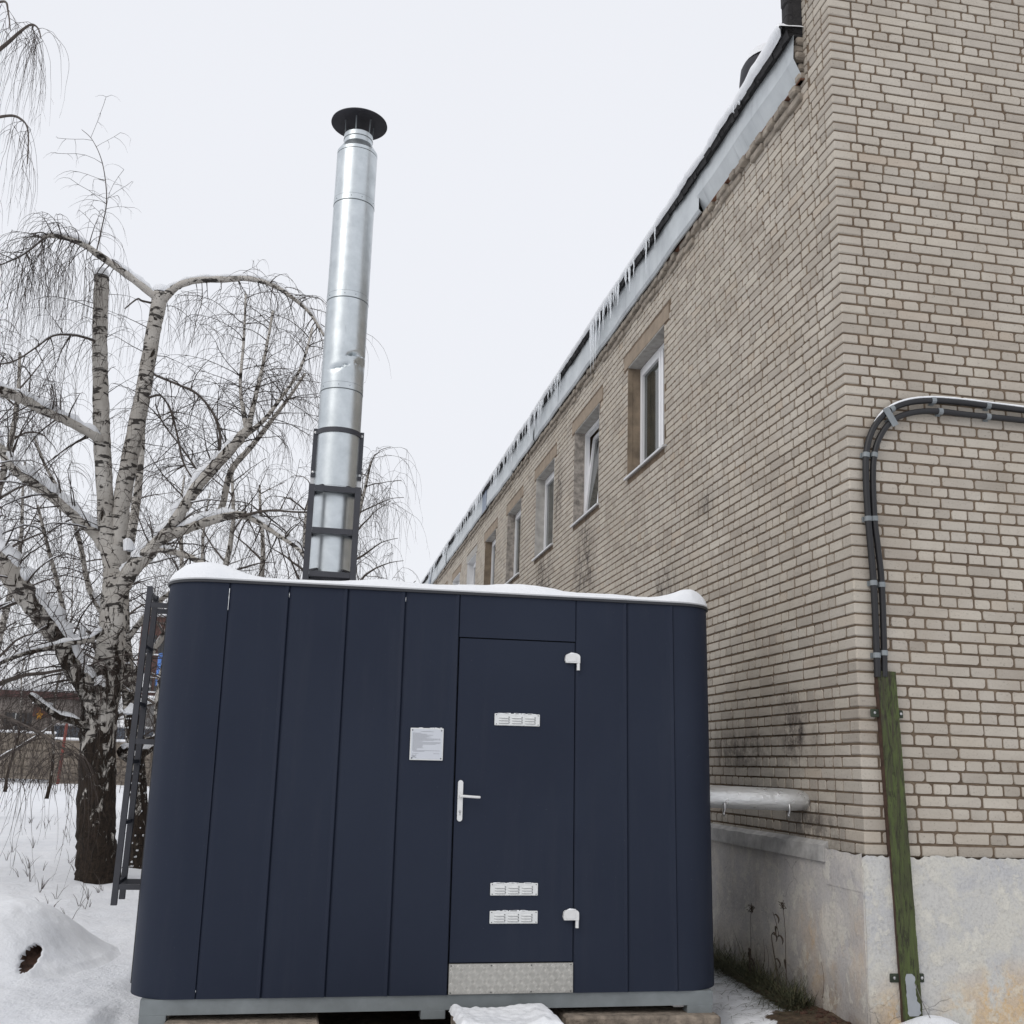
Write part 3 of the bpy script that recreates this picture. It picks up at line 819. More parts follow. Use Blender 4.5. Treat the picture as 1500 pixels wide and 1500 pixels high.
# ================================================================== CABLES AND CHANNEL ON THE GABLE
def px_path(pts, Y): return [pxY(a, b, Y) for a, b in pts]
def smooth_path(pts, sub=5):
    P = [Vector(p) for p in pts]; out_ = []
    for i in range(len(P)-1):
        p0 = P[max(i-1,0)]; p1 = P[i]; p2 = P[i+1]; p3 = P[min(i+2,len(P)-1)]
        for k in range(sub):
            t = k/sub
            out_.append(.5*((2*p1)+(p2-p0)*t+(2*p0-5*p1+4*p2-p3)*t*t+(3*p1-p0-3*p2+p3)*t*t*t))
    out_.append(P[-1]); return out_
M_CABLE = m_simple('black cable jacket', (.010,.010,.012), .45, 0, .2, 8, .1, 60)
M_CLIP = m_simple('grey clip', (.22,.24,.25), .6, .2, .15, 10, .1)
crop = lambda L: [(1200+a/3, 500+b/3) for a, b in L]
YC = GY-.045
outer = crop([(256,1475),(253,1380),(241,1100),(230,950),(215,780),(205,600),(206,500),(222,420),(258,350),(318,297),(400,268),(500,260),(620,268),(740,283),(900,303),(1050,325),(1300,360)])
inner = crop([(286,1475),(285,1370),(275,1070),(257,900),(243,780),(236,600),(242,500),(262,430),(306,362),(360,327),(440,309),(530,308),(640,321),(740,331),(900,348),(1050,370),(1300,405)])
cab1 = empty('black_cable', pxY(1285, 985, YC), 'outer black cable with snow on its bend, clipped to the brick gable', 'cable', 'black cables on the gable')
cab2 = empty('black_cable', pxY(1295, 985, YC), 'inner black cable nested under the snow topped one on the brick gable', 'cable', 'black cables on the gable')
po, pi_ = smooth_path(px_path(outer, YC)), smooth_path(px_path(inner, YC))
q = MB(); q.tube(po, .0225, 12); build('jacket', q, M_CABLE, cab1, smooth=True, autosmooth=60)
q = MB(); q.tube(pi_, .0215, 12); build('jacket', q, M_CABLE, cab2, smooth=True, autosmooth=60)
def clip_at(path, P, rad, parent, big=False):
    i = min(range(1, len(path)-1), key=lambda k: (path[k]-P).length)
    t = (path[i+1]-path[i-1]).normalized(); c = path[i]; s = t.cross(Vector((0,1,0))).normalized()
    q = MB(); q.tube([c-t*.017, c+t*.017], rad+.0035, 10)
    q.bar(c+Vector((0,.030,0))-s*.028, c+Vector((0,.030,0))+s*.028, .035, .012, up=(0,1,0))
    if big: q.bar(c-s*.04+Vector((0,-.026,0))-t*.01, c+s*.10+Vector((0,-.026,0))+t*.02, .05, .006, up=(0,1,0))
    build('clip', q, M_CLIP, parent)
for a, b in ((208,497),(217,778),(243,1068),(255,1370),(320,292),(500,258),(737,276),(960,312),(1180,345)): clip_at(po, pxY(1200+a/3, 500+b/3, YC), .0225, cab1)
for a, b in ((243,500),(243,780),(274,1070),(284,1370),(532,306),(742,330),(960,357)): clip_at(pi_, pxY(1200+a/3, 500+b/3, YC), .0215, cab2)
clip_at(pi_, pxY(1200+312/3, 500+350/3, YC), .0215, cab2, True)
q = MB(); js = [j for j in range(len(po)) if proj(po[j])[1] < 628 and proj(po[j])[0] > 1279]
sp = [po[j]+Vector((0,-.004,.0235)) for j in js]
q.tube([p+Vector((-.006,0,0)) if i < 6 else p for i, p in enumerate(sp)], [min(.003+.0015*i,.0100)*(1+.3*mnoise.noise((i*.7,0,0))) for i in range(len(sp))], 8)
build('snow_strip', q, M_SNOW, cab1, smooth=True)
def m_green():
    t = NT('worn green paint')
    c = t.ramp(t.noise(4, 5, .6), [(.3,(.042,.055,.014)),(.55,(.070,.095,.022)),(.8,(.085,.112,.032))])
    w1 = t.ramp(t.noise(1, 7, .75, t.coord((42,42,4)), .5), [(.47,0),(.56,1)])
    z = t.xyz()[2]; r = t.n('ShaderNodeMapRange'); t.l(z, r.inputs[0]); r.inputs[1].default_value = -.6; r.inputs[2].default_value = .5; r.inputs[3].default_value = .45; r.inputs[4].default_value = 1
    c = t.mixc(t.math('MULTIPLY', w1, r.outputs[0]), c, (.035,.024,.018))
    w2 = t.ramp(t.noise(1, 8, .8, t.coord((22,22,3.2)), .6), [(.47,0),(.54,1)])
    c = t.mixc(t.math('MULTIPLY', w2, .55), c, (.045,.05,.018))
    w3 = t.ramp(t.noise(1, 9, .85, t.coord((60,60,9))), [(.545,0),(.58,1)])
    c = t.mixc(t.math('MULTIPLY', w3, .8), c, (.022,.015,.010))
    t.base(c); t.set(.75); t.bump(t.math('ADD', t.noise(1, 6, .7, t.coord((40,40,8))), t.math('MULTIPLY', w3, -1)), .7, .006); return t.mat
M_GREEN = m_green(); M_RUST = m_simple('brown rusty edge', (.055,.03,.02), .85, 0, .4, 20, .6, 50)
ch = empty('green_cable_channel', (3.82, 6.5, -1.6), 'leaning steel channel with flaking green paint and a grey patch, below the cables', 'cable channel')
A0 = Vector((3.762, GY, .705)); A1 = Vector((3.835, GY, -1.75))
def chan(u0, u1, d0, d1, t0=0, t1=1, mi=0, q=None):
    V = []
    for t in (t0, t1):
        c0 = A0.lerp(A1, t)
        for u, d in ((u0,d0),(u1,d0),(u1,d1),(u0,d1)): V.append((c0.x+u, GY-d, c0.z))
    q.add(V, [(0,1,2,3),(7,6,5,4),(0,4,5,1),(1,5,6,2),(2,6,7,3),(3,7,4,0)], mi)
q = MB(); n = 40
for i in range(n):
    e1 = .003*mnoise.noise((i*.9,0,0)); chan(-.066+e1, .064+e1, .050, .056, i/n, (i+1)/n, 0, q)
build('front_plate', q, M_GREEN, ch, smooth=False)
q = MB(); chan(-.0665,-.0605,.004,.0499,0,1,0,q); build('side_plate', q, M_RUST, ch)
q = MB(); chan(.0585,.0645,.004,.0499,0,1,0,q); build('side_plate', q, M_GREEN, ch)
for z, xo in ((.43,0),(-1.2,0)):
    t = (A0.z-z)/(A0.z-A1.z); xc = A0.lerp(A1, t).x; q = MB()
    q.bbox(xc-.125, xc+.108, GY-.034, GY-.022, z-.028, z+.024, .004)
    b = build('bracket', q, m_simple('dark green bracket', (.03,.04,.025), .8, 0, .4, 20, .5) if z > 0 else bpy.data.materials['dark green bracket'], ch)
    q = MB()
    for xx in (xc-.10, xc+.088): q.lathe([(.009,0),(.009,.008),(.001,.012)], 0, 0, 8, cap1=True); 
    q.v = [(xc-.10+v[0], GY-.034-v[2], z+v[1]) if i < len(q.v)//2 else (xc+.088+v[0], GY-.034-v[2], z+v[1]) for i, v in enumerate(q.v)]
    build('bolt', q, M_BOLT, b)
q = MB(); n = 14; o = 0
c0 = A0.lerp(A1, .79)
V = []
for i in range(n+1):
    t = .765+.10*i/n; c1 = A0.lerp(A1, t); l = -.036+.006*mnoise.noise((i*.8,3,0)); r = .030+.012*mnoise.noise((i*1.1,8,0))+(.02 if i > n-5 else 0)
    if i in (0, n): l += .01; r -= .02
    V += [(c1.x+l, GY-.0575, c1.z), (c1.x+r, GY-.0575, c1.z)]
q.add(V, [(2*i,2*i+1,2*i+3,2*i+2) for i in range(n)])
build('grey_patch', q, m_simple('grey patch paint', (.33,.35,.37), .7, 0, .08, 8), ch)
wr_ = MB(); wr_.tube(smooth_path([pxY(1340,1440,6.47), pxY(1347,1458,6.45), pxY(1356,1478,6.42), pxY(1366,1498,6.38)]), .0022, 5)
tag(build('thin_wire', wr_, m_simple('thin grey wire', (.16,.15,.14), .6, .3, .1, bump=0), smooth=True), 'thin grey wire trailing from the green channel down to the snow', 'wire')

# ================================================================== BOILER HOUSE
TILT = .0119
kio = empty('boiler_house', (.96, 7.0, -1.385), 'dark navy modular boiler house with rounded corners and a grey steel base', 'boiler house', local=True, rot=(0, -TILT, 0))
KL, KR, KD, KH, CR = -1.905, 1.855, 2.4, 2.505, .30
def outline(ins=0, n=12):
    """rounded plan (x, y), clockwise from front-left corner start"""
    L, R, F, B = KL+ins, KR-ins, ins, KD-ins; r = CR-ins; pts = []
    for cx, cy, a0 in ((R-r, F+r, -90), (R-r, B-r, 0), (L+r, B-r, 90), (L+r, F+r, 180)):
        for k in range(n+1):
            a = radians(a0+90*k/n); pts.append((cx+r*cos(a), cy+r*sin(a)))
    return pts
# inner body, black so the gaps between panels read dark
q = MB(); ol = outline(.035); n = len(ol)
q.v = [(x,y,.0) for x,y in ol]+[(x,y,KH-.002) for x,y in ol]; q.f = [(i,(i+1)%n,(i+1)%n+n,i+n) for i in range(n)]+[tuple(reversed(range(n))), tuple(range(n,2*n))]; q.m = [0]*len(q.f)
build('body', q, M_BLACK, kio)
# cladding panels, each folded at its seams
T = .03
def panel(u0, u1, z0=0.0, z1=KH, g0=.0004, g1=.0004, name='cladding_panel', fold=True):
    q = MB(); a, b = u0+g0, u1-g1
    f = .006 if fold else .002
    sec = [(a, T), (a, f*.8), (a+f, 0), (b-f, 0), (b, f*.8), (b, T)]
    if fold:  # narrow raised lip beside the seam
        sec = [(a,T),(a,.011),(a+.007,.0055),(a+.020,.0018),(a+.045,.0),(a+.07,.0),(b-.06,.0005),(b-.028,.0005),(b-.015,-.0065),(b-.006,-.0085),(b-.0006,-.002),(b,T)]
    m = len(sec)
    nz_ = 10
    for k in range(nz_+1):
        z = z0+(z1-z0)*k/nz_
        for j, (x, y) in enumerate(sec): q.v.append((x, y + (.0016*sin(k*.9+u0*7) if 2 < j < m-4 else 0), z))
    for k in range(nz_):
        for j in range(m-1):
            o = k*m+j; q.f.append((o, o+1, o+m+1, o+m)); q.m.append(0)
    q.f.append(tuple(range(m))); q.m.append(0); q.f.append(tuple(reversed(range(nz_*m, nz_*m+m)))); q.m.append(0)
    return build(name, q, M_NAVY, kio, smooth=True, autosmooth=25)
S1 = [-1.498, -1.117, -.736, -.355, .014]
for i in range(4):
    panel(S1[i], S1[i+1], g1=.003 if i == 3 else .0004)
panel(.816, 1.18, g0=.002); panel(1.18, 1.515)
panel(.014, .816, 2.222, KH, .001, .001, 'door_header', fold=False)
def curved(pts, name='corner_panel', T_=.03):
    q = MB(); n = len(pts); inn = []
    for i, (x, y) in enumerate(pts):
        a = pts[max(i-1,0)]; b = pts[min(i+1,n-1)]; t = Vector((b[0]-a[0], b[1]-a[1])).normalized(); nn = Vector((-t.y, t.x))
        cxy = Vector(((KL+KR)/2, KD/2)) - Vector((x, y))
        if nn.dot(cxy) < 0: nn = -nn
        inn.append((x+nn.x*T_, y+nn.y*T_))
    q.v = [(x,y,0) for x,y in pts]+[(x,y,KH) for x,y in pts]+[(x,y,0) for x,y in inn]+[(x,y,KH) for x,y in inn]
    for i in range(n-1):
        q.f += [(i,i+1,n+i+1,n+i),(2*n+i,3*n+i,3*n+i+1,2*n+i+1),(i,2*n+i,2*n+i+1,i+1),(n+i,n+i+1,3*n+i+1,3*n+i)]
    q.f += [(0,n,3*n,2*n),(n-1,3*n-1,4*n-1,2*n-1)]; q.m = [0]*len(q.f)
    return build(name, q, M_NAVY, kio, smooth=True, autosmooth=40)
arc = lambda cx, cy, a0, a1, n=14: [(cx+CR*cos(radians(a0+(a1-a0)*k/n)), cy+CR*sin(radians(a0+(a1-a0)*k/n))) for k in range(n+1)]
curved([(-1.4995, .0), (KL+CR+.02, 0)]+arc(KL+CR, CR, 270, 180)+[(KL, .52)])
curved([(1.5165, .0), (KR-CR-.02, 0)]+arc(KR-CR, CR, 270, 360)+[(KR, .52)])
for xx in (KL, KR):
    ys_ = [.524, .90, 1.28, 1.66, 2.04]
    for i in range(4):
        s_ = 1 if xx > 0 else -1
        q = MB(); q.bbox(min(xx, xx-s_*T), max(xx, xx-s_*T), ys_[i]+.003, ys_[i+1]-.003, 0, KH, .003); build('cladding_panel', q, M_NAVY, kio)
curved([(KL, 2.044)]+arc(KL+CR, KD-CR, 180, 90)+[(-1.5, KD)]); curved([(KR, 2.044)]+arc(KR-CR, KD-CR, 0, 90)+[(1.5, KD)])
for i in range(8):
    a = -1.5+3.0*i/8; q = MB(); q.bbox(a+.003, a+.372, KD-T, KD, 0, KH, .003); build('cladding_panel', q, M_NAVY, kio)
# roof slab, trim and snow ------------------------------------------------
def ring_slab(z0, z1, grow, name, mat, b=.004):
    q = MB(); o1 = outline(-grow); o2 = outline(-grow+b); n = len(o1)
    q.v = [(x,y,z0) for x,y in o1]+[(x,y,z1-b) for x,y in o1]+[(x,y,z1) for x,y in o2]
    q.f = [(i,(i+1)%n,(i+1)%n+n,i+n) for i in range(n)]+[(n+i,n+(i+1)%n,2*n+(i+1)%n,2*n+i) for i in range(n)]
    q.f += [tuple(reversed(range(n))), tuple(range(2*n,3*n))]; q.m = [0]*len(q.f)
    return build(name, q, mat, kio, smooth=True, autosmooth=35)
ring_slab(KH+.001, KH+.019, .014, 'roof_trim', M_TRIM); 
ring_slab(KH+.0195, KH+.030, .012, 'roof_cap', m_simple('light drip edge', (.45,.46,.47), .5, .3, .1))
q = MB(); NU, NVV = 150, 44
def snow_h(u, v):
    """snow depth on the roof"""
    x = (u-KL)/(KR-KL)
    h = .026+.010*mnoise.noise((u*1.7, v*1.7, 3))+.004*mnoise.noise((u*17, v*17, 3))+.006*mnoise.noise((u*6, v*6, 3))
    h += .092*math.exp(-(abs(u+1.66)/.24)**2.4) + .030*math.exp(-((u+.52)/.25)**2)+.020*math.exp(-((u-.15)/.5)**2) + .035*math.exp(-((u-.50)/.26)**2) + .012*math.exp(-((u-1.05)/.16)**2)+ .085*math.exp(-((u-1.69)/.19)**2)
    return h
EPS = 1e-4
for j in range(NVV+1):
    for i in range(NU+1):
        a, b = -1+2*i/NU, -1+2*j/NVV
        a = math.copysign(1-(1-abs(a))**1.5, a); b = math.copysign(1-(1-abs(b))**1.5, b)
        u = (KL+KR)/2+a*((KR-KL)/2+.008); v = KD/2+b*(KD/2+.008)
        # pull into rounded corners
        cxx = min(max(u, KL+CR), KR-CR); cyy = min(max(v, CR), KD-CR); dx, dy = u-cxx, v-cyy; d = math.hypot(dx, dy); rr = CR+.008
        edge = 1.0
        if abs(dx) > 0 and abs(dy) > 0 and d > 0:
            mm = max(abs(dx), abs(dy)); k = mm/d; u, v = cxx+dx*k, cyy+dy*k; e = rr-mm
        else: e = min(u-KL+.008, KR+.008-u, v+.008, KD+.008-v)
        e = max(e, 0); prof_ = min(1, math.sqrt(max(0, 1-(1-min(e/.085,1))**2)))
        q.v.append((u, v, KH+.0305+max(0,snow_h(u, v))*prof_ - (.0 if e > 0 else .002)))
for j in range(NVV):
    for i in range(NU):
        o = j*(NU+1)+i; q.f.append((o,o+1,o+NU+2,o+NU+1)); q.m.append(0)
build('roof_snow', q, M_SNOW, kio, smooth=True, fixnormals=False)
# base frame and feet -----------------------------------------------------
q = MB(); ol = outline(.012); n = len(ol)
q.box(KL+.095, KR-.10, .014, .07, -.088, -.002); q.box(KL+.095, KL+.15, .0701, KD-.02, -.088, -.002); q.box(KR-.15, KR-.10, .0701, KD-.02, -.088, -.002); q.box(KL+.1501, KR-.1501, KD-.07, KD-.02, -.088, -.002)
build('base_beam', q, M_BASE, kio)
for a, b in ((KL+.096, -1.655), (-.145, .008), (1.58, 1.75)):
    for y0 in (.0145, KD-.11):
        q = MB(); q.bbox(a, b, y0-.002, y0+.09, -.140, -.0885, .003); build('foot', q, M_BASE, kio)
q = MB(); q.bbox(1.50, 1.575, .06, .2, -.108, -.0885, .003); build('packing_piece', q, M_WHITE, kio)
# white frost in the seam heads
for u, z0, z1, w_ in ((-1.498, 2.33, 2.47, .0022), (-1.117, 2.43, 2.46, .0014), (-.355, 2.44, 2.47, .0012), (-1.498,.04,.05,.0015)):
    q = MB(); nn = 7
    for k in range(nn+1):
        z = z0+(z1-z0)*k/nn; wd = w_*(.4+.6*abs(mnoise.noise((k*1.3, u, z)))*2); q.v += [(u-wd+.002, -.0065 if z > 0 else .008, z), (u+wd+.002, -.0065 if z > 0 else .008, z), (u+.002, .012, z)]
    for k in range(nn): q.f += [(3*k,3*k+1,3*k+4,3*k+3),(3*k,3*k+3,3*k+5,3*k+2),(3*k+1,3*k+2,3*k+5,3*k+4)]; q.m += [0]*3
    build('frost_streak', q, M_SNOW, kio)
# left side flashing strip
q = MB(); q.bbox(KL-.022, KL-.001, .40, .47, .02, KH-.02, .003); build('side_flashing', q, M_TRIM, kio)
# door ----------------------------------------------------------------------
DL, DR, DZ0, DZ1 = .020, .8125, .186, 2.214
q = MB(); q.bbox(DL, DR, .0015, .03, DZ0, DZ1, .002); door = build('door', q, M_NAVY, kio)
q = MB(); q.box(DL, DR+.002, -.003, .02, .003, .179)
kp = build('kick_plate', q, M_ALU, kio)
q = MB()
for iy in range(5):
    for ix in range(21):
        cx = DL+.020+ix*.0378; cz = .020+iy*.0355
        if cz > .17 or cx > DR-.012: continue
        s_ = 1 if (ix+iy) % 2 else -1
        for k in range(-2, 3):
            ox, oz = k*.0068*.707*s_*-1, k*.0068*.707; dx, dz = .0150*.707*s_, .0150*.707
            a = (cx+ox-dx, cz+oz-dz); b = (cx+ox+dx, cz+oz+dz); nx_, nz2 = -dz/.0150*.0022, dx/.0150*.0022
            V = [(a[0],-.003,a[1]), (cx+ox+nx_,-.003,cz+oz+nz2), (b[0],-.003,b[1]), (cx+ox-nx_,-.003,cz+oz-nz2), (cx+ox,-.0072,cz+oz)]
            if a[1] < .004 or b[1] > .178: continue
            q.add(V, [(0,1,4),(1,2,4),(2,3,4),(3,0,4)])
build('tread_pattern', q, m_simple('brightened tread bars', (.80,.79,.76), .35, .5, .05, bump=0), kp, kind='stuff')  # bars paler and plate darker than one metal, relief shading put into colour
q = MB()
for x in np.linspace(DL+.012, DR-.012, 4):
    for z in (.012, .168): q.lathe([(.004,0),(.004,.0025),(.001,.003)], 0, 0, 8, cap1=True); k0 = len(q.v)-24; q.v[k0:] = [(x+v[0], -.003-v[2], z+v[1]) for v in q.v[k0:]]
build('screws', q, M_SCREW, kp)
def slot_vent(u, z, wv_, hv):
    q = MB(); q.bbox(u, u+wv_, -.008, .001, z, z+hv, .003)
    v_ = build('louvre_vent', q, M_WPAINT, door)
    # slots as raised half-round hoods with dark mouths; part joined with its plate
    q = MB()
    for c_ in range(3):
        for r_ in range(3):
            x0 = u+.028+c_*.088; x1 = x0+.072; zt = z+hv-.020-r_*.0165; m = 8
            for k in range(m):
                xa = x0+(x1-x0)*k/m; xb = x0+(x1-x0)*(k+1)/m
                ha = .006*math.sqrt(max(0,1-(2*k/m-1)**6)); hb_ = .006*math.sqrt(max(0,1-(2*(k+1)/m-1)**6))
                q.add([(xa,-.008,zt),(xb,-.008,zt),(xb,-.008-hb_,zt-.009),(xa,-.008-ha,zt-.009),(xa,-.0082,zt-.0125),(xb,-.0082,zt-.0125)], [(0,3,2,1)], 0)
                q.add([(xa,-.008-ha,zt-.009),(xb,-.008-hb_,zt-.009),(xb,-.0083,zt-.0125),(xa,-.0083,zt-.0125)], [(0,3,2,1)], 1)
    for x in (u+.012, u+wv_-.012):
        for zz in (z+.009, z+hv-.009):
            o = len(q.v); q.lathe([(.0032,0),(.0032,.0015),(.0005,.002)], 0, 0, 8, 2, cap1=True); q.v[o:] = [(x+v[0], -.008-v[2], zz+v[1]) for v in q.v[o:]]
    # snow crumbs on the top edge
    for k in range(16):
        x = u+.015+RNG.random()*(wv_-.05); L = RNG.uniform(.01,.035); h = RNG.uniform(.001,.0045)
        q.bbox(x, x+L, -.007, -.0005, z+hv-.003, z+hv+h, .0015, 3)
    # keep one object: extend plate mesh
    me = v_.data; bm_v = [tuple(v.co) for v in me.vertices]; bm_f = [tuple(p.vertices) for p in me.polygons]
    off_ = len(bm_v); me2 = bpy.data.meshes.new('louvre_vent'); me2.from_pydata(bm_v+q.v, [], bm_f+[tuple(i+off_ for i in f) for f in q.f])
    for m_ in (M_WPAINT, M_SLOT, M_SCREW, M_SNOW): me2.materials.append(m_)
    me2.polygons.foreach_set('material_index', [0]*len(bm_f)+q.m); me2.update(); v_.data = me2
slot_vent(.268, 1.648, .306, .078); slot_vent(.268, .584, .310, .076); slot_vent(.268, .415, .311, .077)
# handle
q = MB(); hp = []
for k in range(9): a = pi*k/8; hp.append((.055+.0165*cos(a), 1.276+.0165*sin(a)))
for k in range(9): a = pi+pi*k/8; hp.append((.055+.0165*cos(a), 1.052+.0165*sin(a)))
q.prism(hp, -.013, .001); hd = build('handle', q, M_WHITE, door, smooth=True, autosmooth=30)
q = MB(); q.tube([(.055,-.01,1.192),(.055,-.045,1.192)], .010, 12); q.tube(smooth_path([(.050,-.048,1.193),(.075,-.051,1.1935),(.12,-.052,1.191),(.165,-.050,1.189),(.178,-.046,1.1885)], 3), [.009]*3+[.0085]*9+[.0075], 12)
build('lever', q, M_WHITE, door if False else hd, smooth=True, autosmooth=50)
q = MB(); q.lathe([(.0085,0),(.0085,.002)], 0, 0, 14, cap1=True); q.v = [(.055+v[0], -.013-v[2], 1.098+v[1]) for v in q.v]; q.bbox(.0505,.0595,-.015,-.013,1.074,1.096,.001)
build('keyhole', q, M_BOLT, hd, smooth=False)
def hinge(u, z):
    q = MB(); pl = []
    # cap outline: rounded shoulders
    for k in range(7): a = pi/2*k/6; pl.append((u+.028+.020*cos(a)-.0, z+.010+.020*sin(a)))
    for k in range(7): a = pi/2+pi/2*k/6; pl.append((u-.030+.022*cos(a), z+.008+.022*sin(a)))
    pl += [(u-.055, z-.012), (u-.048, z-.030), (u+.048, z-.030)]
    q.prism(pl, -.028, -.001); h = build('hinge', q, M_WHITE, kio, smooth=True, autosmooth=30)
    q = MB(); q.tube([(u+.038,-.015,z-.029),(u+.038,-.015,z-.078)], .0115, 14); q.bbox(u-.040, u+.022, -.031, -.0281, z-.022, z+.010, .0015); build('hinge_pin', q, M_WHITE, h, smooth=True, autosmooth=40)
    q = MB(); q.tube([(u-.045,-.014,z+.019),(u-.01,-.014,z+.031),(u+.030,-.014,z+.030)], [.005,.010,.006], 8); build('snow', q, M_SNOW, h, smooth=True)
hinge(.795, 2.106); hinge(.798, .467)

# information plate (own thing, screwed to the cladding)
plate = empty('information_plate', (.96, 7.0, -1.385), 'square white plate of fine printed lines screwed to the navy wall beside the door', 'sign', local=True, rot=(0,-TILT,0))
q = MB(); q.bbox(-.284, -.068, -.0105, -.0055, 1.413, 1.617, .002); build('board', q, M_WPAINT, plate)
q = MB(); q.box(-.277, -.075, -.0112, -.0106, 1.420, 1.610); build('print_field', q, m_simple('pale grey print ground', (.56,.58,.62), .5, 0, .02, bump=0), plate)
q = MB(); tr = random.Random(3)
def words(x0, x1, z, h):
    x = x0
    while x < x1:
        L = tr.uniform(.006,.016); q.box(x, min(x+L, x1), -.0117, -.0113, z, z+h); x += L+.0022
words(-.214, -.132, 1.5935, .0022)
z = 1.583
for L0, L1 in ((-.268,-.212),(-.268,-.178),(-.268,-.138),(-.268,-.165),(-.268,-.150),(-.268,-.178),(-.268,-.088),(-.268,-.088),(-.268,-.130),(-.268,-.205),(-.268,-.085),(-.268,-.087),(-.268,-.118),(-.268,-.200),(-.268,-.200),(-.268,-.208),(-.268,-.198),(-.268,-.240),(-.268,-.240),(-.268,-.087),(-.262,-.190)):
    words(L0, L1, z, .0019); z -= .0058
words(-.268, -.228, 1.4545, .0018); words(-.130, -.092, 1.4545, .0018)
build('printed_lines', q, m_simple('grey print', (.16,.165,.18), .6, 0, .05, bump=0), plate, fixnormals=False)
fc = bpy.data.curves.new('mark', 'FONT'); fc.body = 'EAC'; fc.size = .026; fc.extrude = .0003
fo = bpy.data.objects.new('tmp', fc); COL.objects.link(fo); bpy.context.view_layer.update()
me = bpy.data.meshes.new_from_object(fo.evaluated_get(bpy.context.evaluated_depsgraph_get())); bpy.data.objects.remove(fo)
mk = bpy.data.objects.new('conformity_mark', me); COL.objects.link(mk); mk.parent = plate; me.materials.clear(); me.materials.append(bpy.data.materials['grey print'])
mk.location = (-.270, -.0116, 1.4285); mk.rotation_euler = (pi/2, 0, 0); mk.scale = (.62, 1, 1)
q = MB()
for x in (-.271, -.081):
    for zz in (1.6025, 1.4255):
        o = len(q.v); q.lathe([(.0042,0),(.0042,.002),(.001,.003)], 0, 0, 8, cap1=True); q.v[o:] = [(x+v[0], -.0105-v[2], zz+v[1]) for v in q.v[o:]]
build('screws', q, M_SCREW, plate)
q = MB()
for k in range(9):
    x = -.275+.2*tr.random(); q.bbox(x, x+.012, -.0095, -.0060, 1.6165, 1.6165+tr.uniform(.003,.006), .0012)
build('snow', q, M_SNOW, plate)

# ================================================================== DOORSTEP
st = empty('doorstep', (1.31, 6.72, GZ), 'low rough concrete doorstep block heaped with white snow in front of the navy door', 'step')
M_CONC = m_simple('rough concrete', (.23,.19,.15), .95, 0, .45, 14, .9, 30, dist=.02)
q = MB(); q.bbox(.99, 1.60, 6.46, 6.93, GZ-.1, -1.462, .02); build('block', q, M_CONC, st)
q = MB(); NX, NY = 64, 40
for j in range(NY+1):
    for i in range(NX+1):
        a, b = i/NX, j/NY; x = .98+.625*a; yv = 6.45+.49*b
        e = min(a, 1-a, b*.8, (1-b)*.8)*.5; pf = math.sqrt(max(0, 1-(1-min(e/.035,1))**2))
        h = .030+.013*mnoise.noise((x*9, yv*9, 1))+.010*mnoise.noise((x*24, yv*24, 2))+.022*math.exp(-((a-.82)/.14)**2)+.018*math.exp(-((a-.04)/.07)**2)-.014*math.exp(-((a-.5)/.22)**2-((b-.45)/.3)**2)
        x += .012*mnoise.noise((yv*12,a*3,0))*(1 if a in (0,1) else .5); yv += .014*mnoise.noise((x*14,0,b))*(1 if b in (0,1) else .5)
        q.v.append((x, yv, -1.464+max(.0,h)*pf))
for j in range(NY):
    for i in range(NX): o = j*(NX+1)+i; q.f.append((o,o+1,o+NX+2,o+NX+1)); q.m.append(0)
build('snow_layer', q, M_SNOW, st, smooth=True, fixnormals=False)
# concrete pads under the feet
for i, (xa, xb, lab) in enumerate(((-.70,.20,'long rough concrete slab under the left end of the boiler house base'), (1.72,2.74,'crumbling concrete slab under the right end of the boiler house base'))):
    q = MB(); q.bbox(xa, xb, 6.93, 7.5, GZ-.06, -1.522 if i == 0 else -1.500, .015); tag(build('concrete_slab', q, M_CONC), lab, 'slab', 'concrete slabs under the boiler house')

# ================================================================== CHIMNEY
CY = 8.3; CT = -.0085
def cxz(z): return .078+CT*(z-1.45)
chm = empty('chimney', (.08, CY, 1.1), 'tall galvanised steel flue with a dented section and a round black rain cowl', 'chimney')
def lathe_lean(q, prof, n=48, mi=0, dent=None, **k):
    o = len(q.v); q.lathe(prof, 0, CY, n, mi, **k)
    for i in range(o, len(q.v)):
        x, y, z = q.v[i]
        if dent: x, y = dent(x, y-CY, z); y += CY
        q.v[i] = (x+cxz(z), y, z)
def dentf(x, y, z):
    # two creased dents on the front
    for (ax, az, sx, sz, dp) in ((.075, 3.21, .055, .028, .052), (-.045, 3.09, .06, .022, .030), (.14, 3.15, .035, .04, .040), (.02, 3.12, .03, .018, .02)):
        if y < 0:
            g_ = math.exp(-((x-ax)/sx)**2-((z-az-.25*(x-ax))/sz)**2)
            crs = dp*g_*(1 if z > az+.2*(x-ax) else .25)
            r = math.hypot(x, y); x *= (r-crs)/r; y *= (r-crs)/r
    return x, y
zs = [1.12, 1.98, 2.93, 3.86, 4.66, 5.06]
zj = [pxY(500, 568, CY-.17).z, pxY(510, 434, CY-.17).z, pxY(520, 291, CY-.17).z, pxY(524, 215, CY-.17).z]
zs = [1.12, 2.05, zj[0], zj[1], zj[2], zj[3]]
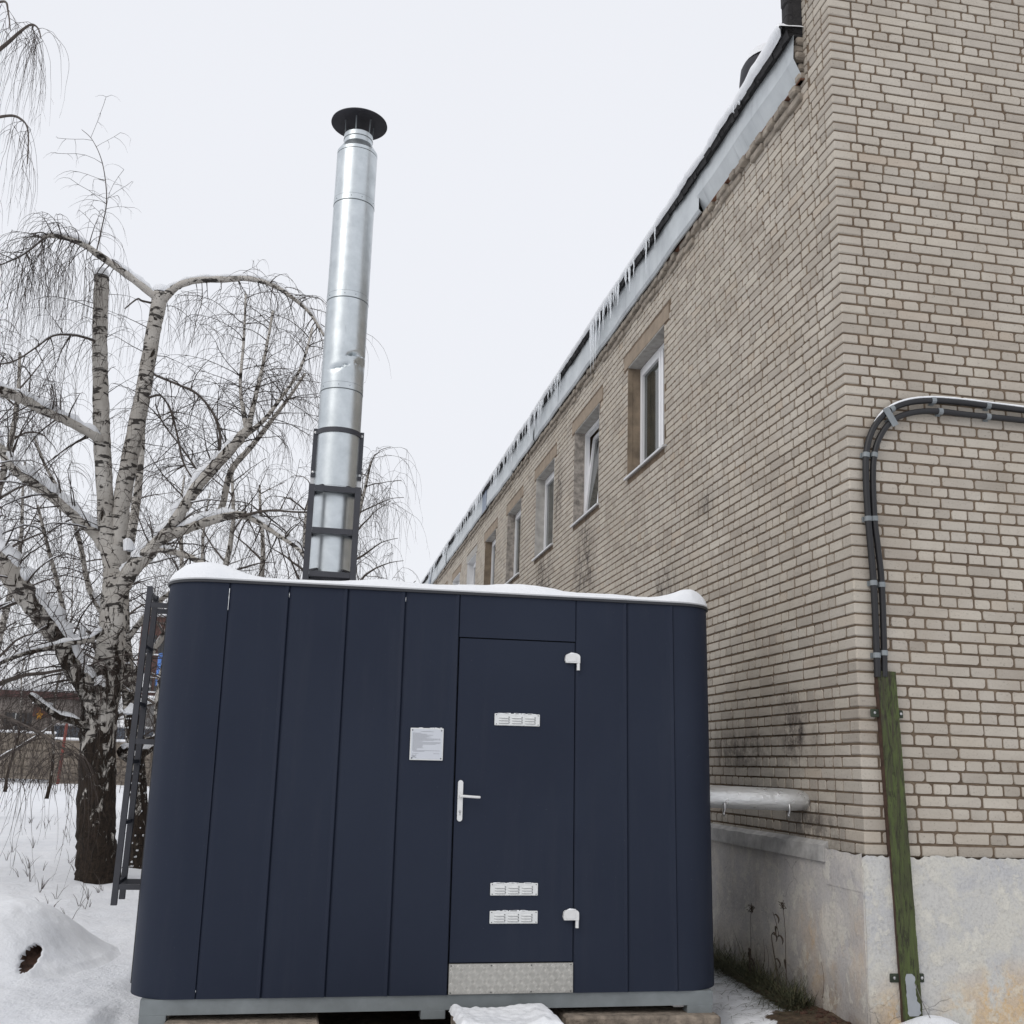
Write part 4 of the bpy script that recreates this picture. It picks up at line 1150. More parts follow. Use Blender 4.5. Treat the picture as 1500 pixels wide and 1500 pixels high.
for i in range(5):
    z0, z1 = zs[i]+.002, zs[i+1]-.002; q = MB(); R0 = .1725
    pr = [(R0-.003, z0), (R0+.0015, z0+.002), (R0+.0015, z0+.052), (R0, z0+.054)]
    m = 90 if i == 2 else 6
    for k in range(1, m): pr.append((R0, z0+.054+(z1-z0-.058)*k/m))
    pr += [(R0, z1-.003), (R0-.004, z1)]
    lathe_lean(q, pr, 96 if i == 2 else 56, dent=dentf if i == 2 else None)
    sec_ = build('flue_section', q, M_GALV, chm, smooth=True, autosmooth=30)
    q = MB()
    lathe_lean(q, [(R0-.008, z0-.004), (R0+.0022, z0-.0035), (R0+.0022, z0), (R0-.008, z0)], 56)
    lathe_lean(q, [(R0-.006, z0+.0525), (R0+.0005, z0+.053), (R0+.0005, z0+.0555), (R0-.006, z0+.0555)], 56)
    for a in (-70, -100, -25, -150):
        ar = radians(a); zc = z0+.027; cx, cy = (R0+.002)*cos(ar)+cxz(zc), CY+(R0+.002)*sin(ar)
        q.tube([(cx,cy,zc),(cx+cos(ar)*.004,cy+sin(ar)*.004,zc)], .0035, 6)
    build('joint', q, M_GALVD, sec_)
zt = zs[-1]
q = MB(); lathe_lean(q, [(.172, zt+.001),(.1725, zt+.03),(.127, zt+.105),(.124, zt+.11),(.124, zt+.20),(.121, zt+.205),(.115,zt+.205),(.115, zt+.02)], 56); build('tapered_neck', q, M_GALV, chm, smooth=True, autosmooth=30)
q = MB(); lathe_lean(q, [(.1255, zt+.150),(.127, zt+.152),(.127, zt+.156),(.1255, zt+.158)], 56); build('neck_bead', q, M_GALVD, chm, smooth=True)
q = MB(); lathe_lean(q, [(.06, zt+.335),(.15,zt+.330),(.235, zt+.318),(.243, zt+.320),(.240, zt+.330),(.13, zt+.385),(.01, zt+.420)], 64, cap0=True); cowl = build('cowl', q, M_CAP, chm, smooth=True, autosmooth=30)
for a in range(0, 360, 60):
    ar = radians(a+15); q = MB(); q.bar((cxz(zt)+.119*cos(ar), CY+.119*sin(ar), zt+.17), (cxz(zt)+.128*cos(ar), CY+.128*sin(ar), zt+.334), .012, .004, up=(cos(ar), sin(ar), 0)); build('strut', q, M_GALVD, chm)
# support frame, its own lattice standing on the roof --------------------
frm = empty('chimney_support_frame', (.075, CY, 1.1), 'graphite square steel frame with a clamp band gripping the flue on the roof', 'support frame')
fx0, fx1, fy0, fy1 = -.128, .274, 8.06, 8.54
SQ = .046
def fxo(z): return CT*(z-1.45)
z_b, z_t = 1.13, 2.085
levels = [1.385, 1.725, 2.06]
posts = []
for x in (fx0+SQ/2, fx1-SQ/2):
    for yv in (fy0+SQ/2, fy1-SQ/2):
        q = MB(); q.bar((x+fxo(z_b), yv, z_b), (x+fxo(z_t), yv, z_t), SQ, SQ, up=(0,1,0)); build('post', q, M_FRAME, frm)
for z in levels:
    for yv in (fy0+SQ/2, fy1-SQ/2):
        q = MB(); q.bar((fx0+SQ+fxo(z)+.001, yv, z), (fx1-SQ+fxo(z)-.001, yv, z), SQ-.004, SQ-.004); build('crossbar', q, M_FRAME, frm)
    for x in (fx0+SQ/2, fx1-SQ/2):
        q = MB(); q.bar((x+fxo(z), fy0+SQ+.001, z), (x+fxo(z), fy1-SQ-.001, z), SQ-.004, SQ-.004); build('crossbar', q, M_FRAME, frm)
for z in (levels[0]+.045, levels[2]+.035):
    for sx, xx in ((1, fx0+SQ), (-1, fx1-SQ)):
        for sy, yy in ((1, fy0+SQ), (-1, fy1-SQ)):
            q = MB(); q.bar((xx+fxo(z), yy+sy*.085, z), (xx+sx*.062+fxo(z), yy-sy*.0+.001*sy, z), .022, .012, up=(0,0,1)); build('corner_brace', q, M_FRAME, frm)
q = MB(); lathe_lean(q, [(.178, 1.17), (.186, 1.175), (.186, 1.40), (.178, 1.405)], 48); build('flue_collar', q, M_FRAME, frm, smooth=True, autosmooth=40)
for sx, xx in ((-1, -.108), (1, .262)):
    xx += .0
    q = MB(); q.bar((xx+fxo(2.05), CY, 2.065), (xx+fxo(2.3), CY, 2.24), .03, .012, up=(0,1,0)); build('adjuster_arm', q, M_BOLT, frm)
    q = MB(); q.bar((xx+fxo(2.2), CY-.012, 2.20), (xx+fxo(2.57), CY-.012, 2.60), .034, .030, up=(0,1,0)); build('upright', q, M_FRAME, frm)
    q = MB()
    for zz in (2.235, 2.565):
        o = len(q.v); q.lathe([(.011,0),(.011,.006),(.002,.010)], 0, 0, 10, cap1=True); q.v[o:] = [(xx+fxo(zz)+v[0], CY-.028-v[2], zz+v[1]) for v in q.v[o:]]
    build('bolt', q, M_BOLT, frm)
q = MB()
for za, zb in ((2.545, 2.585),):
    for s_ in (-1, 1):
        N_ = 28; o = len(q.v)
        for k in range(N_+1):
            a = pi*k/N_; r0, r1 = .1755, .181
            for (r, z) in ((r0,za),(r1,za),(r1,zb),(r0,zb)): q.v.append((cxz(z)+r*cos(a), CY+s_*r*sin(a), z))
        for k in range(N_):
            for j in range(4): q.f.append((o+4*k+j, o+4*k+(j+1)%4, o+4*k+4+(j+1)%4, o+4*k+4+j)); q.m.append(0)
build('clamp_band', q, M_FRAME, frm, smooth=True, autosmooth=30)

# ================================================================== LADDER on the left side of the boiler house
lad = empty('roof_ladder', (-1.12, 7.55, -.93), 'narrow dark steel roof ladder standing off the left side of the boiler house', 'ladder')
LX, LYN, LYF = -1.12, 7.41, 7.72
for yv, zt_, zb_ in ((LYN, 1.11, -.93), (LYF, 1.09, -.93)):
    q = MB(); q.bar((LX-.0, yv, zb_), (LX, yv, zt_), .036, .036, up=(0,1,0)); build('rail', q, M_FRAME, lad)
for z in (1.07, .71, .33, -.045, -.43, -.80):
    q = MB(); q.bar((LX, LYN+.019, z), (LX, LYF-.019, z), .024, .024); build('rung', q, M_FRAME, lad)
for z in (.985, .085, -.82):
    for yv in (LYN, LYF):
        if z == .085 and yv == LYF: pass
        q = MB(); q.bar((LX+.019, yv, z), (-.955, yv, z), .032, .032); build('standoff', q, M_FRAME, lad)

# ================================================================== TREES
tg = random.Random(21)
def P2(x, y, r, Y):
    p = pxY(x, y, Y); d = float((RM @ np.array(p))[2]); return p, r*d/FPX
def limb(pts, Y0, Y1=None, sub=5):
    """pts: (px, py, radius px). returns smoothed path and radii"""
    Y1 = Y0 if Y1 is None else Y1; n = len(pts)
    L = [P2(x, y, r, Y0+(Y1-Y0)*i/max(1, n-1)) for i, (x, y, r) in enumerate(pts)]
    path = smooth_path([p for p, r in L], sub); rr = []
    for i in range(n-1):
        for k in range(sub): rr.append(L[i][1]+(L[i+1][1]-L[i][1])*k/sub)
    rr.append(L[-1][1]); return path, rr
def snow_on(q, path, rad, k=.85, minr=.008):
    """snow ridge lying on the upper side of a sloping limb"""
    run_p, run_r = [], []
    def flush():
        if len(run_p) > 5:
            rr = list(run_r); rr[0] *= .3; rr[-1] *= .3; q.tube(run_p, rr, 7, caps=True, jit=.12)
        run_p.clear(); run_r.clear()
    for i, p in enumerate(path):
        t = (path[min(i+1, len(path)-1)]-path[max(i-1, 0)]).normalized()
        if abs(t.z) < .86 and rad[i] > minr and mnoise.noise((p.x*3, p.y*3, p.z*3)) > -.42:
            upv = (Vector((0,0,1))-t*t.z).normalized(); hh = k*(.75+.5*mnoise.noise((p.x*7, p.z*7, 1)))
            run_p.append(p+upv*(rad[i]*.80*hh+.006)+Vector((0,-rad[i]*.25,0))); run_r.append(max(.008, rad[i]*.74*hh))
        else: flush()
    flush()
def twig(q, p, d, L, r0, step=.10, sag=.3, wob=.10, n=3, side=0):
    pts, rr = [p.copy()], [r0]; N = max(3, int(L/step)); st = L/N
    for k in range(N):
        d = d + Vector((tg.gauss(0, wob), tg.gauss(0, wob), tg.gauss(0, wob*.6)-sag)); d.normalize(); p = p+d*st; pts.append(p.copy()); rr.append(r0*(1-.75*(k+1)/N))
        if side and tg.random() < side:
            dd = (d+Vector((tg.gauss(0,.7), tg.gauss(0,.7), tg.gauss(0,.3)))).normalized()
            twig(q, p.copy(), dd, tg.uniform(.06,.22), r0*.6, .07, sag, wob*1.3, 3)
    q.tube(pts, rr, n, caps=False); return pts
def spray(qb, qt, p, d, L, r0, sag, dens, tlen, wob=.10, tside=.20, snowq=None):
    """secondary branch with hanging twigs"""
    pts, rr = [p.copy()], [r0]; N = max(4, int(L/.12)); st = L/N
    for k in range(N):
        d = d + Vector((tg.gauss(0, wob), tg.gauss(0, wob), tg.gauss(0, wob)-sag)); d.normalize(); p = p+d*st; pts.append(p.copy()); rr.append(max(.0028, r0*.75*(1-.8*(k+1)/N)))
    qb.tube(pts, rr, 4, caps=False)
    for i in range(2, len(pts)):
        m = dens*(.5+i/len(pts))
        c = int(m) + (1 if tg.random() < m-int(m) else 0)
        for _ in range(c):
            t = (pts[i]-pts[i-1]).normalized(); a = tg.uniform(0, 2*pi)
            dd = (t*.5+Vector((cos(a), sin(a), .15))*.7).normalized()
            twig(qt, pts[i], dd, tlen*tg.uniform(.35, 1.3), .0031, sag=.45, side=tside)
    if snowq is not None and r0 > .012: snow_on(snowq, pts, rr, .8, .007)
    return pts
def place_sprays(qb, qt, path, rad, count, Lr, r0, sag, dens, tlen, up=.5, t0=.15, t1=1.0, snowq=None, bias=(0,0,0)):
    n = len(path)
    for _ in range(count):
        i = int((t0+(t1-t0)*tg.random())*(n-1)); p = path[i]; t = (path[min(i+1,n-1)]-path[max(i-1,0)]).normalized(); a = tg.uniform(0, 2*pi)
        u = t.cross(Vector((.3,.2,1))).normalized(); v = t.cross(u)
        d = (t*.35+u*cos(a)+v*sin(a)+Vector((0,0,up))+Vector(bias)).normalized()
        spray(qb, qt, p, d, tg.uniform(*Lr), min(r0, rad[i]*.7), sag, dens, tlen, snowq=snowq)

TY = 15.1
birch = empty('birch_tree', pxY(143, 1292, TY), 'large old birch with two topped white uprights and snowy limbs, left of the boiler house', 'tree')
LT = {}
def add_limb(name, part, pts, Y0, Y1, mat, n=12, snow=True, parent=birch, skq=None, jit=.06, k=.85):
    path, rad = limb(pts, Y0, Y1, 6); LT[name] = (path, rad)
    q = MB(); q.tube(path, rad, n, jit=jit); build(part, q, mat, parent, smooth=True)
    return path, rad
snowq = MB()
add_limb('trunk', 'trunk', [(143,1325,46),(144,1303,37),(143,1285,31),(142,1250,28),(141,1200,27),(143,1100,25.5),(146,1040,26),(153,1000,25),(160,960,20),(165,920,19.5),(168,880,19),(170,840,18),(167,800,16)], TY, TY, M_BARK, 20, jit=.07)
add_limb('A', 'upright', [(170,838,15),(160,800,13),(156,770,12),(154,733,11.5),(150,660,12),(148,600,11.5),(147,550,11),(146,500,10.5),(148,440,10.5),(149,404,10.5)], TY, TY-.1, M_BARK, 14)
add_limb('B', 'upright', [(174,840,14),(172,800,13),(179,733,12.5),(188,683,12.5),(198,633,12),(205,600,11.5),(211,567,11),(222,500,10.5),(229,462,10.5),(235,430,11.5)], TY+.05, TY-.2, M_BARK, 14)
BR = dict(
 C=([(232,440,6),(222,430,6),(190,405,5.6),(150,377,5),(120,357,4.4),(95,348,4),(72,345,3.4),(60,349,2.6)], TY-.2, TY-.6),
 D=([(240,438,6.5),(250,427,6.2),(264,417,5.6),(290,410,5.2),(330,409,4.8),(365,408,4.2),(400,418,3.6),(430,437,3),(455,460,2.5),(475,492,2)], TY-.2, TY-.5),
 E=([(145,645,8),(137,637,7),(100,617,7),(63,600,7.5),(35,585,8),(0,572,9),(-60,555,9),(-110,560,8)], TY-.1, TY-1.0),
 F=([(152,800,10),(143,785,9),(115,758,9.5),(75,724,10),(35,697,9),(13,675,7.5),(-5,645,6),(-30,600,5)], TY, TY+.9),
 G=([(142,1040,20),(131,1010,17),(112,985,15),(92,945,14),(64,905,15),(38,872,16),(12,835,17),(-30,780,16),(-70,680,14),(-95,540,12),(-90,380,10),(-75,220,8),(-50,100,5)], TY-.1, TY-1.2),
 H=([(170,870,16),(185,845,13),(200,826,12),(217,810,12),(233,793,10),(253,768,8.5),(273,737,8.5),(293,707,8.5),(320,677,8.5),(347,647,8),(364,628,7)], TY, TY-1.0),
 H2=([(222,800,8),(247,785,8),(277,773,7.5),(307,762,7.5),(337,755,6.5),(360,756,5.8),(380,765,4.8),(407,783,3.8),(440,806,3.2),(470,840,2.5)], TY-.3, TY-1.4),
 H3=([(352,756,4),(393,748,3.2),(447,749,2.6),(500,745,2)], TY-1, TY-1.4),
 I=([(215,808,6),(230,805,4.5),(267,812,4.4),(300,827,4),(330,845,3)], TY-.2, TY-.9),
 J=([(222,445,3),(210,441,2.6),(200,440,2.3),(182,453,1.8)], TY-.2, TY-.5),
 K=([(222,548,3.2),(236,553,3.2),(260,563,3.2),(290,577,3.6),(310,603,3.8),(320,633,3.8),(323,660,3.8)], TY-.1, TY-.7),
 L=([(212,584,3.4),(225,580,3.2),(237,580,3),(250,600,2.8),(257,633,2.6),(267,677,2.6),(283,703,3)], TY-.1, TY-.6),
 Mm=([(140,500,3.6),(132,496,3.2),(110,491,3),(77,493,2.8),(50,508,2.4),(20,530,2.2),(-20,536,1.8)], TY-.1, TY-.9),
 Nn=([(318,760,5.5),(327,737,5),(333,707,5),(343,682,4.6),(370,652,4),(400,613,3),(425,580,2.4),(447,547,1.8)], TY+.8, TY+.4),
 O=([(150,925,5),(140,932,4.6),(128,938,4.2),(100,942,4.2),(68,950,4),(40,956,3.6),(12,966,3.2),(-30,985,2.5)], TY-.3, TY-.9),
 Q=([(125,1065,7),(110,1056,6),(88,1050,5.4),(74,1042,4.8),(58,1030,4.2),(42,1018,3.2)], TY-.2, TY-.5),
 R=([(180,1100,9),(193,1112,7),(215,1100,6),(240,1085,5),(280,1060,4)], TY+.2, TY+1.5),
 T=([(62,350,2.8),(40,372,2.4),(15,380,2),(-10,392,1.5)], TY-.6, TY-.9),
 U1=([(364,628,5),(372,590,3.4),(383,545,2.8),(392,500,2.2),(400,455,1.6)], TY-1, TY-1.1),
 U2=([(362,630,5),(356,600,3),(352,560,2.4),(357,500,2),(360,430,1.4)], TY-1, TY-.9),
 U3=([(355,640,5),(385,617,3.2),(410,585,2.6),(440,540,2.1),(458,480,1.5)], TY-.9, TY-1.3),
 V=([(300,705,4),(285,680,3),(262,650,2.6),(240,620,2.2),(228,590,1.6)], TY-.6, TY-.2),
 W1=([(144,1010,5),(120,985,4),(100,930,3.6),(88,870,3.2),(70,800,2.6),(55,740,2)], TY+.6, TY+1.2),
 W2=([(152,900,5),(130,860,4),(118,800,3.4),(100,740,2.8),(70,690,2.2),(50,640,1.6)], TY+.5, TY+1.3),
 Z=([(141,372,1.8),(150,335,1.6),(158,290,1.4),(149,240,1.1),(135,205,.8),(118,188,.6)], TY-.35, TY-.4),
 Z2=([(296,411,1.1),(294,440,1.0),(286,470,.9),(281,510,.7)], TY-.3, TY-.3),
)
for k_, (pts, a, b) in BR.items():
    big_ = max(p[2] for p in pts) > 4.5
    if not big_: pts = [(x_+tg.uniform(-2,2), y_+tg.uniform(-2,2), r_*.58) for x_, y_, r_ in pts]
    path, rad = add_limb(k_, 'branch', pts, a, b, M_BARK if big_ else M_BRANCH, 10 if big_ else 6, jit=.10 if big_ else .12)
    if k_ not in ('Z', 'Z2', 'U1', 'U2', 'U3', 'Nn'): snow_on(snowq, path, rad, 1.3 if big_ else .9, .010)
# snow caps on the sawn uprights
for (x, y, r) in ((149, 402, 10), (236, 427, 12.5)):
    p, rr = P2(x, y, r, TY-.15); q = MB(); k0 = len(snowq.v)
    snowq.lathe([(rr*1.02, p.z-.03), (rr*1.04, p.z+.01), (rr*.85, p.z+.07), (rr*.45, p.z+.10), (.003, p.z+.11)], p.x, p.y, 14)
# snow sitting in the crotches
for (x, y, r) in ((205,812,13),(190,800,8),(230,797,10),(145,1000,9),(120,925,5),(212,1000,6),(190,1040,9)):
    p, rr = P2(x, y, r, TY-.25); k0 = len(snowq.v)
    for j in range(6):
        th = j/5*pi/2
    snowq.lathe([(rr*1.0, p.z-.05), (rr*1.0, p.z), (rr*.8, p.z+.06), (rr*.35, p.z+.10), (.003, p.z+.11)], p.x, p.y, 12)
    for i in range(k0, len(snowq.v)):
        a = Vector(snowq.v[i]); snowq.v[i] = tuple(a+Vector((mnoise.noise(a*9), mnoise.noise(a*9+Vector((5,0,0))), mnoise.noise(a*9+Vector((0,5,0)))))*.05)
qb, qt = MB(), MB()
def SP(name, count, Lr, r0, sag, dens, tlen, **k):
    path, rad = LT[name]; place_sprays(qb, qt, path, rad, int(count*1.9) if name != 'Z' else count, Lr, r0, sag, dens, tlen, snowq=snowq, **k)
SP('C', 20, (.2,.7), .012, .20, 1.7, 1.5, up=-.3, t0=.35)
SP('T', 9, (.3,.7), .010, .18, 1.5, 1.4, up=-.2)
SP('D', 17, (.2,.7), .012, .18, 1.4, 1.0, up=-.15, t0=.3)
SP('E', 14, (.5,1.5), .016, .12, 1.2, .9, up=.3)
SP('F', 14, (.5,1.6), .016, .12, 1.2, .9, up=.3)
SP('G', 18, (.6,2.0), .020, .11, 1.2, 1.2, up=.3, t0=.1, t1=.75)
SP('H', 12, (.5,1.3), .016, .08, 1.1, .8, up=.6)
SP('H2', 14, (.4,1.2), .014, .10, 1.1, .8, up=.4)
SP('H3', 7, (.4,1.0), .012, .12, 1.1, .7, up=.3)
SP('I', 8, (.4,.9), .012, .10, 1.1, .7, up=.3)
SP('K', 10, (.4,1.0), .010, .10, 1.0, .7, up=.4); SP('L', 8, (.4,1.0), .010, .10, 1.0, .7, up=.3)
SP('Mm', 8, (.4,1.0), .010, .12, 1.1, .9, up=.2); SP('Nn', 12, (.5,1.2), .010, .08, 1.2, .8, up=.5)
SP('G', 18, (.4,1.3), .012, .10, 1.1, .8, up=.3, t0=0, t1=.35)
SP('O', 9, (.4,1.0), .010, .10, 1.1, .7, up=.3); SP('Q', 5, (.3,.8), .010, .10, 1.1, .6, up=.4)
for u in ('U1','U2','U3'): SP(u, 9, (.4,1.1), .009, .09, 1.3, .9, up=.3)
SP('V', 9, (.4,.9), .009, .08, 1.1, .7); SP('W1', 12, (.5,1.1), .010, .08, 1.1, .8); SP('W2', 12, (.5,1.1), .010, .08, 1.1, .8)
SP('A', 9, (.4,1.1), .010, .12, 1.0, .8, up=.2, t0=.1); SP('B', 9, (.4,1.1), .010, .12, 1.0, .8, up=.2, t0=.1)
SP('trunk', 9, (.5,1.3), .014, .08, 1.0, .7, up=.3, t0=.55, t1=.95)
SP('Z', 15, (.25,.65), .004, .06, .9, .28, up=.4, t0=.15); SP('Z2', 5, (.3,.6), .006, .12, .7, .6, up=.3)
print('twig tris', len(qt.f)*2, 'branchlets', len(qb.f)*2)
build('snow_cover', snowq, M_SNOW, birch, smooth=True, kind='stuff', fixnormals=False)
build('branchlets', qb, M_TWIG, birch, smooth=True, kind='stuff', fixnormals=False)
build('twigs', qt, M_TWIG, birch, kind='stuff', fixnormals=False)

def back_birch(loc, height, rtrunk, label, nl=16, seed=1, spread=1.5, twl=1.0, dens=.9, bare=.28, lean=(0,0), spine=None, group='birches standing behind'):
    """other birches: trunk, rising limbs, hanging crown"""
    global tg
    tg = random.Random(seed); x0, y0 = loc; z0 = GZ
    t = empty('birch_tree', (x0, y0, z0), label, 'tree', group)
    pts = []; n = 14
    for k in range(n+1):
        s = k/n; pts.append(Vector((x0+lean[0]*s+.12*sin(k*.8+seed), y0+lean[1]*s+.1*cos(k*.9+seed), z0-.15+s*height)))
    rad = [max(.012, rtrunk*(1-.85*(k/n)**1.1)+(.25*rtrunk if k == 0 else 0)) for k in range(n+1)]
    q = MB(); q.tube(pts, rad, 12, jit=.05); build('trunk', q, M_BARKB, t, smooth=True)
    qb_, qt_, sq, lq = MB(), MB(), MB(), MB()
    for i in range(nl):
        s = bare+(1-bare)*(i+tg.random()*.6)/nl; k = min(n-1, int(s*n)); p = pts[k].lerp(pts[k+1], s*n-k); a = i*2.4+tg.uniform(-.4,.4)
        L = spread*height*.16*(1.25-s*.7)*tg.uniform(.7,1.2); d = Vector((cos(a), sin(a), tg.uniform(.5,1.2))).normalized()
        lp, lr = [p], [rad[k]*.45]; m = 9
        for j in range(m):
            d = (d+Vector((tg.gauss(0,.12), tg.gauss(0,.12), tg.gauss(0,.08)-.07))).normalized(); lp.append(lp[-1]+d*(L/m)); lr.append(max(.006, lr[0]*(1-.85*(j+1)/m)))
        lq.tube(lp, lr, 6); snow_on(sq, lp, lr, .8, .014)
        place_sprays(qb_, qt_, lp, lr, 4, (.10*height*.5, .10*height*1.2), .009, .14, dens, twl, up=.1, t0=.3)
    build('limbs', lq, M_BRANCH, t, smooth=True)
    if sq.v: build('snow_cover', sq, M_SNOW, t, smooth=True, kind='stuff', fixnormals=False)
    build('branchlets', qb_, M_TWIG, t, kind='stuff', fixnormals=False); build('twigs', qt_, M_TWIG, t, kind='stuff', fixnormals=False)
    return t
# second birch just behind, right of the main butt
b2 = empty('birch_tree', pxY(205, 1272, 16.8), 'dark snow speckled birch trunk right behind the ladder, leaning left', 'tree')
path, rad = limb([(206,1285,20),(205,1262,16),(204,1200,13),(200,1120,12),(192,1040,11),(184,960,10),(180,900,9),(184,830,8),(196,760,7),(205,690,5),(210,620,3)], 16.8, 17.6, 6)
q = MB(); q.tube(path, rad, 14, jit=.08); build('trunk', q, M_BARK, b2, smooth=True)
tg = random.Random(4); qb, qt, sq, lq = MB(), MB(), MB(), MB()
for pts in ([(188,1000,6),(215,965,5),(240,930,4),(262,895,3)], [(196,1080,7),(222,1085,6),(245,1068,5),(275,1040,4)], [(184,940,5),(215,900,4),(250,868,3.4),(300,845,2.6)], [(190,1020,5),(160,985,4),(130,930,3)]):
    p_, r_ = limb(pts, 16.8, 16.0); lq.tube(p_, r_, 8); snow_on(sq, p_, r_, .9, .012); place_sprays(qb, qt, p_, r_, 8, (.5,1.2), .012, .08, 1.0, .7)
for k in range(90):   # snow plastered on the trunk
    i = tg.randrange(len(path)//2); p, r = path[i], rad[i]; a = tg.uniform(pi*1.1, pi*1.9)
    sq.bbox(p.x+cos(a)*r-.009, p.x+cos(a)*r+.011, p.y+sin(a)*r-.012, p.y+sin(a)*r+.012, p.z-.01, p.z+tg.uniform(.008,.025), .007)
place_sprays(qb, qt, path, rad, 22, (.6,1.5), .012, .08, 1.0, .8, t0=.45)
build('limbs', lq, M_BARK, b2, smooth=True); build('snow_cover', sq, M_SNOW, b2, smooth=True, kind='stuff', fixnormals=False)
build('branchlets', qb, M_TWIG, b2, kind='stuff', fixnormals=False); build('twigs', qt, M_TWIG, b2, kind='stuff', fixnormals=False)
def X_at(px, Y): return pxY(px, 1100, Y).x
back_birch((X_at(300, 21), 21), 7.3, .15, 'slim birch seen over the left end of the boiler house roof, left of the flue', 14, 11, 1.3, 1.0)
back_birch((X_at(352, 23), 23), 7.6, .15, 'forked looking birch close left of the flue behind the boiler house', 14, 12, 1.3, 1.0)
back_birch((X_at(232, 25), 25), 8.2, .13, 'pale thin birch between the ladder and the boiler house corner', 13, 13, 1.2, 1.0)
back_birch((X_at(430, 20), 20), 7.2, .14, 'birch whose crown hangs just behind the flue', 15, 14, 1.4, 1.2)
back_birch((X_at(506, 19.5), 19.5), 7.3, .13, 'weeping birch right of the flue, its crown alone against the sky', 24, 15, 1.45, 1.1, dens=1.5, bare=.40)
back_birch((X_at(152, 26), 26), 8.5, .15, 'birch hidden behind the main birch butt', 15, 16, 1.4, 1.2)
back_birch((X_at(-60, 20), 20), 9.0, .16, 'tall birch just outside the left edge', 15, 17, 1.5, 1.2)
back_birch((X_at(132, 32), 32), 8.5, .07, 'thin far birch just left of the main birch trunk', 14, 18, 1.5, 1.1)
back_birch((X_at(75, 40), 40), 9.0, .06, 'far birch at the far left before the concrete fence', 13, 19, 1.5, 1.1)
back_birch((X_at(20, 46), 46), 8.0, .06, 'smallest far birch before the left end of the concrete fence', 14, 29, 1.8, 1.1)
back_birch((X_at(-20, 28), 28), 9.0, .14, 'far birch at the left edge behind the big limb', 15, 31, 1.6, 1.2, bare=.15)
back_birch((X_at(270, 34), 34), 10.0, .15, 'far birch above the left corner of the boiler house', 14, 20, 1.5, 1.1)
near = back_birch((X_at(-330, 14), 14), 10.5, .2, 'near weeping birch off the left edge, its twigs hanging in at top left', 12, 23, .8, 1.2, dens=.8, group=None)
tg = random.Random(77); lq, qb, qt = MB(), MB(), MB()
for pts, c_, tl in (([(-330,330,12),(-200,240,8),(-90,140,5),(0,72,3.2),(30,46,2.4),(46,36,1.6),(56,42,1.2),(60,56,.8)], 13, 1.5),
                ([(-330,400,9),(-150,250,5),(-40,185,3),(8,170,2.2),(30,174,1.6),(41,192,1.1),(40,240,.8)], 7, 1.2),
                ([(-300,300,8),(-120,90,4),(-30,20,2.4),(5,2,1.8),(12,18,1.2),(15,44,.8)], 5, 1.2)):
    p_, r_ = limb(pts, 14, 13.2, 6); lq.tube(p_, r_, 6)
    place_sprays(qb, qt, p_, r_, c_, (.10,.30), .005, .26, 1.2, tl, up=-.2, t0=.5)
build('limbs', lq, M_BRANCH, near, smooth=True); build('branchlets', qb, M_TWIG, near, kind='stuff', fixnormals=False); build('twigs', qt, M_TWIG, near, kind='stuff', fixnormals=False)
# hanging curtains of twigs over the snow, from the low left boughs
hang = empty('weeping_branch', pxY(30, 1075, 11.5), 'low weeping birch bough trailing thin twigs over the snow at the left edge', 'branch')
tg = random.Random(9); q, q2 = MB(), MB()
p_, r_ = limb([(-90,1010,4),(-40,1030,3.4),(10,1052,2.8),(60,1075,2.2),(105,1105,1.5)], 12.0, 11.3); q.tube(p_, r_, 6)
for i in range(len(p_)):
    for _ in range(6): twig(q2, p_[i]+Vector((0, tg.uniform(-.1,.1), 0)), Vector((tg.gauss(0,.5), tg.gauss(0,.5), .1)).normalized(), tg.uniform(.5,1.6), .0042, sag=.35, wob=.13, side=.18)
build('bough', q, M_BRANCH, hang, smooth=True); build('twigs', q2, M_TWIG, hang, kind='stuff', fixnormals=False)

# ================================================================== BRUSH (uncountable undergrowth behind)
tg = random.Random(31); q = MB()
for _ in range(620):
    y = tg.uniform(61, 65) if _ > 120 else tg.uniform(45, 58); x = X_at(tg.uniform(-160, 300), y); h = tg.uniform(2.5, 5.5) if y > 60 else tg.uniform(.6, 2.2)
    p = Vector((x, y, GZ)); d = Vector((tg.gauss(0,.25), tg.gauss(0,.25), 1)).normalized()
    pts = [p]; 
    for k in range(6): d = (d+Vector((tg.gauss(0,.14), tg.gauss(0,.14), 0))).normalized(); pts.append(pts[-1]+d*h/6)
    q.tube(pts, [.016*(1-.8*k/6) for k in range(7)], 3, caps=False)
    for k in range(2, 7):
        for _ in range(2): 
            dd = Vector((tg.gauss(0,.8), tg.gauss(0,.8), tg.uniform(0,.8))).normalized(); q.tube([pts[k], pts[k]+dd*.35, pts[k]+dd*.7+Vector((0,0,-.1))], [.007,.005,.003], 3, caps=False)
tag(build('brush', q, M_TWIG, fixnormals=False), 'tangle of bare brush between the birches and the concrete fence', 'brush', kind='stuff')
q = MB()
for _ in range(75):
    y = tg.uniform(11, 30); x = X_at(tg.uniform(-60, 195), y); z = gh(x, y)
    if 9 < y < 10.8 and x > -3.2: continue
    for _ in range(tg.randrange(2, 6)):
        d = Vector((tg.gauss(0,.5), tg.gauss(0,.5), 1)).normalized(); L = tg.uniform(.05,.28)
        q.tube([(x,y,z-.02), (x+d.x*L*.5, y+d.y*L*.5, z+L*.5), (x+d.x*L, y+d.y*L, z+L*.8)], [.0035,.003,.001], 3, caps=False)
tag(build('dry_grass', q, M_TWIG, fixnormals=False), 'dry grass stalks poking through the snow around the birches', 'grass', kind='stuff')

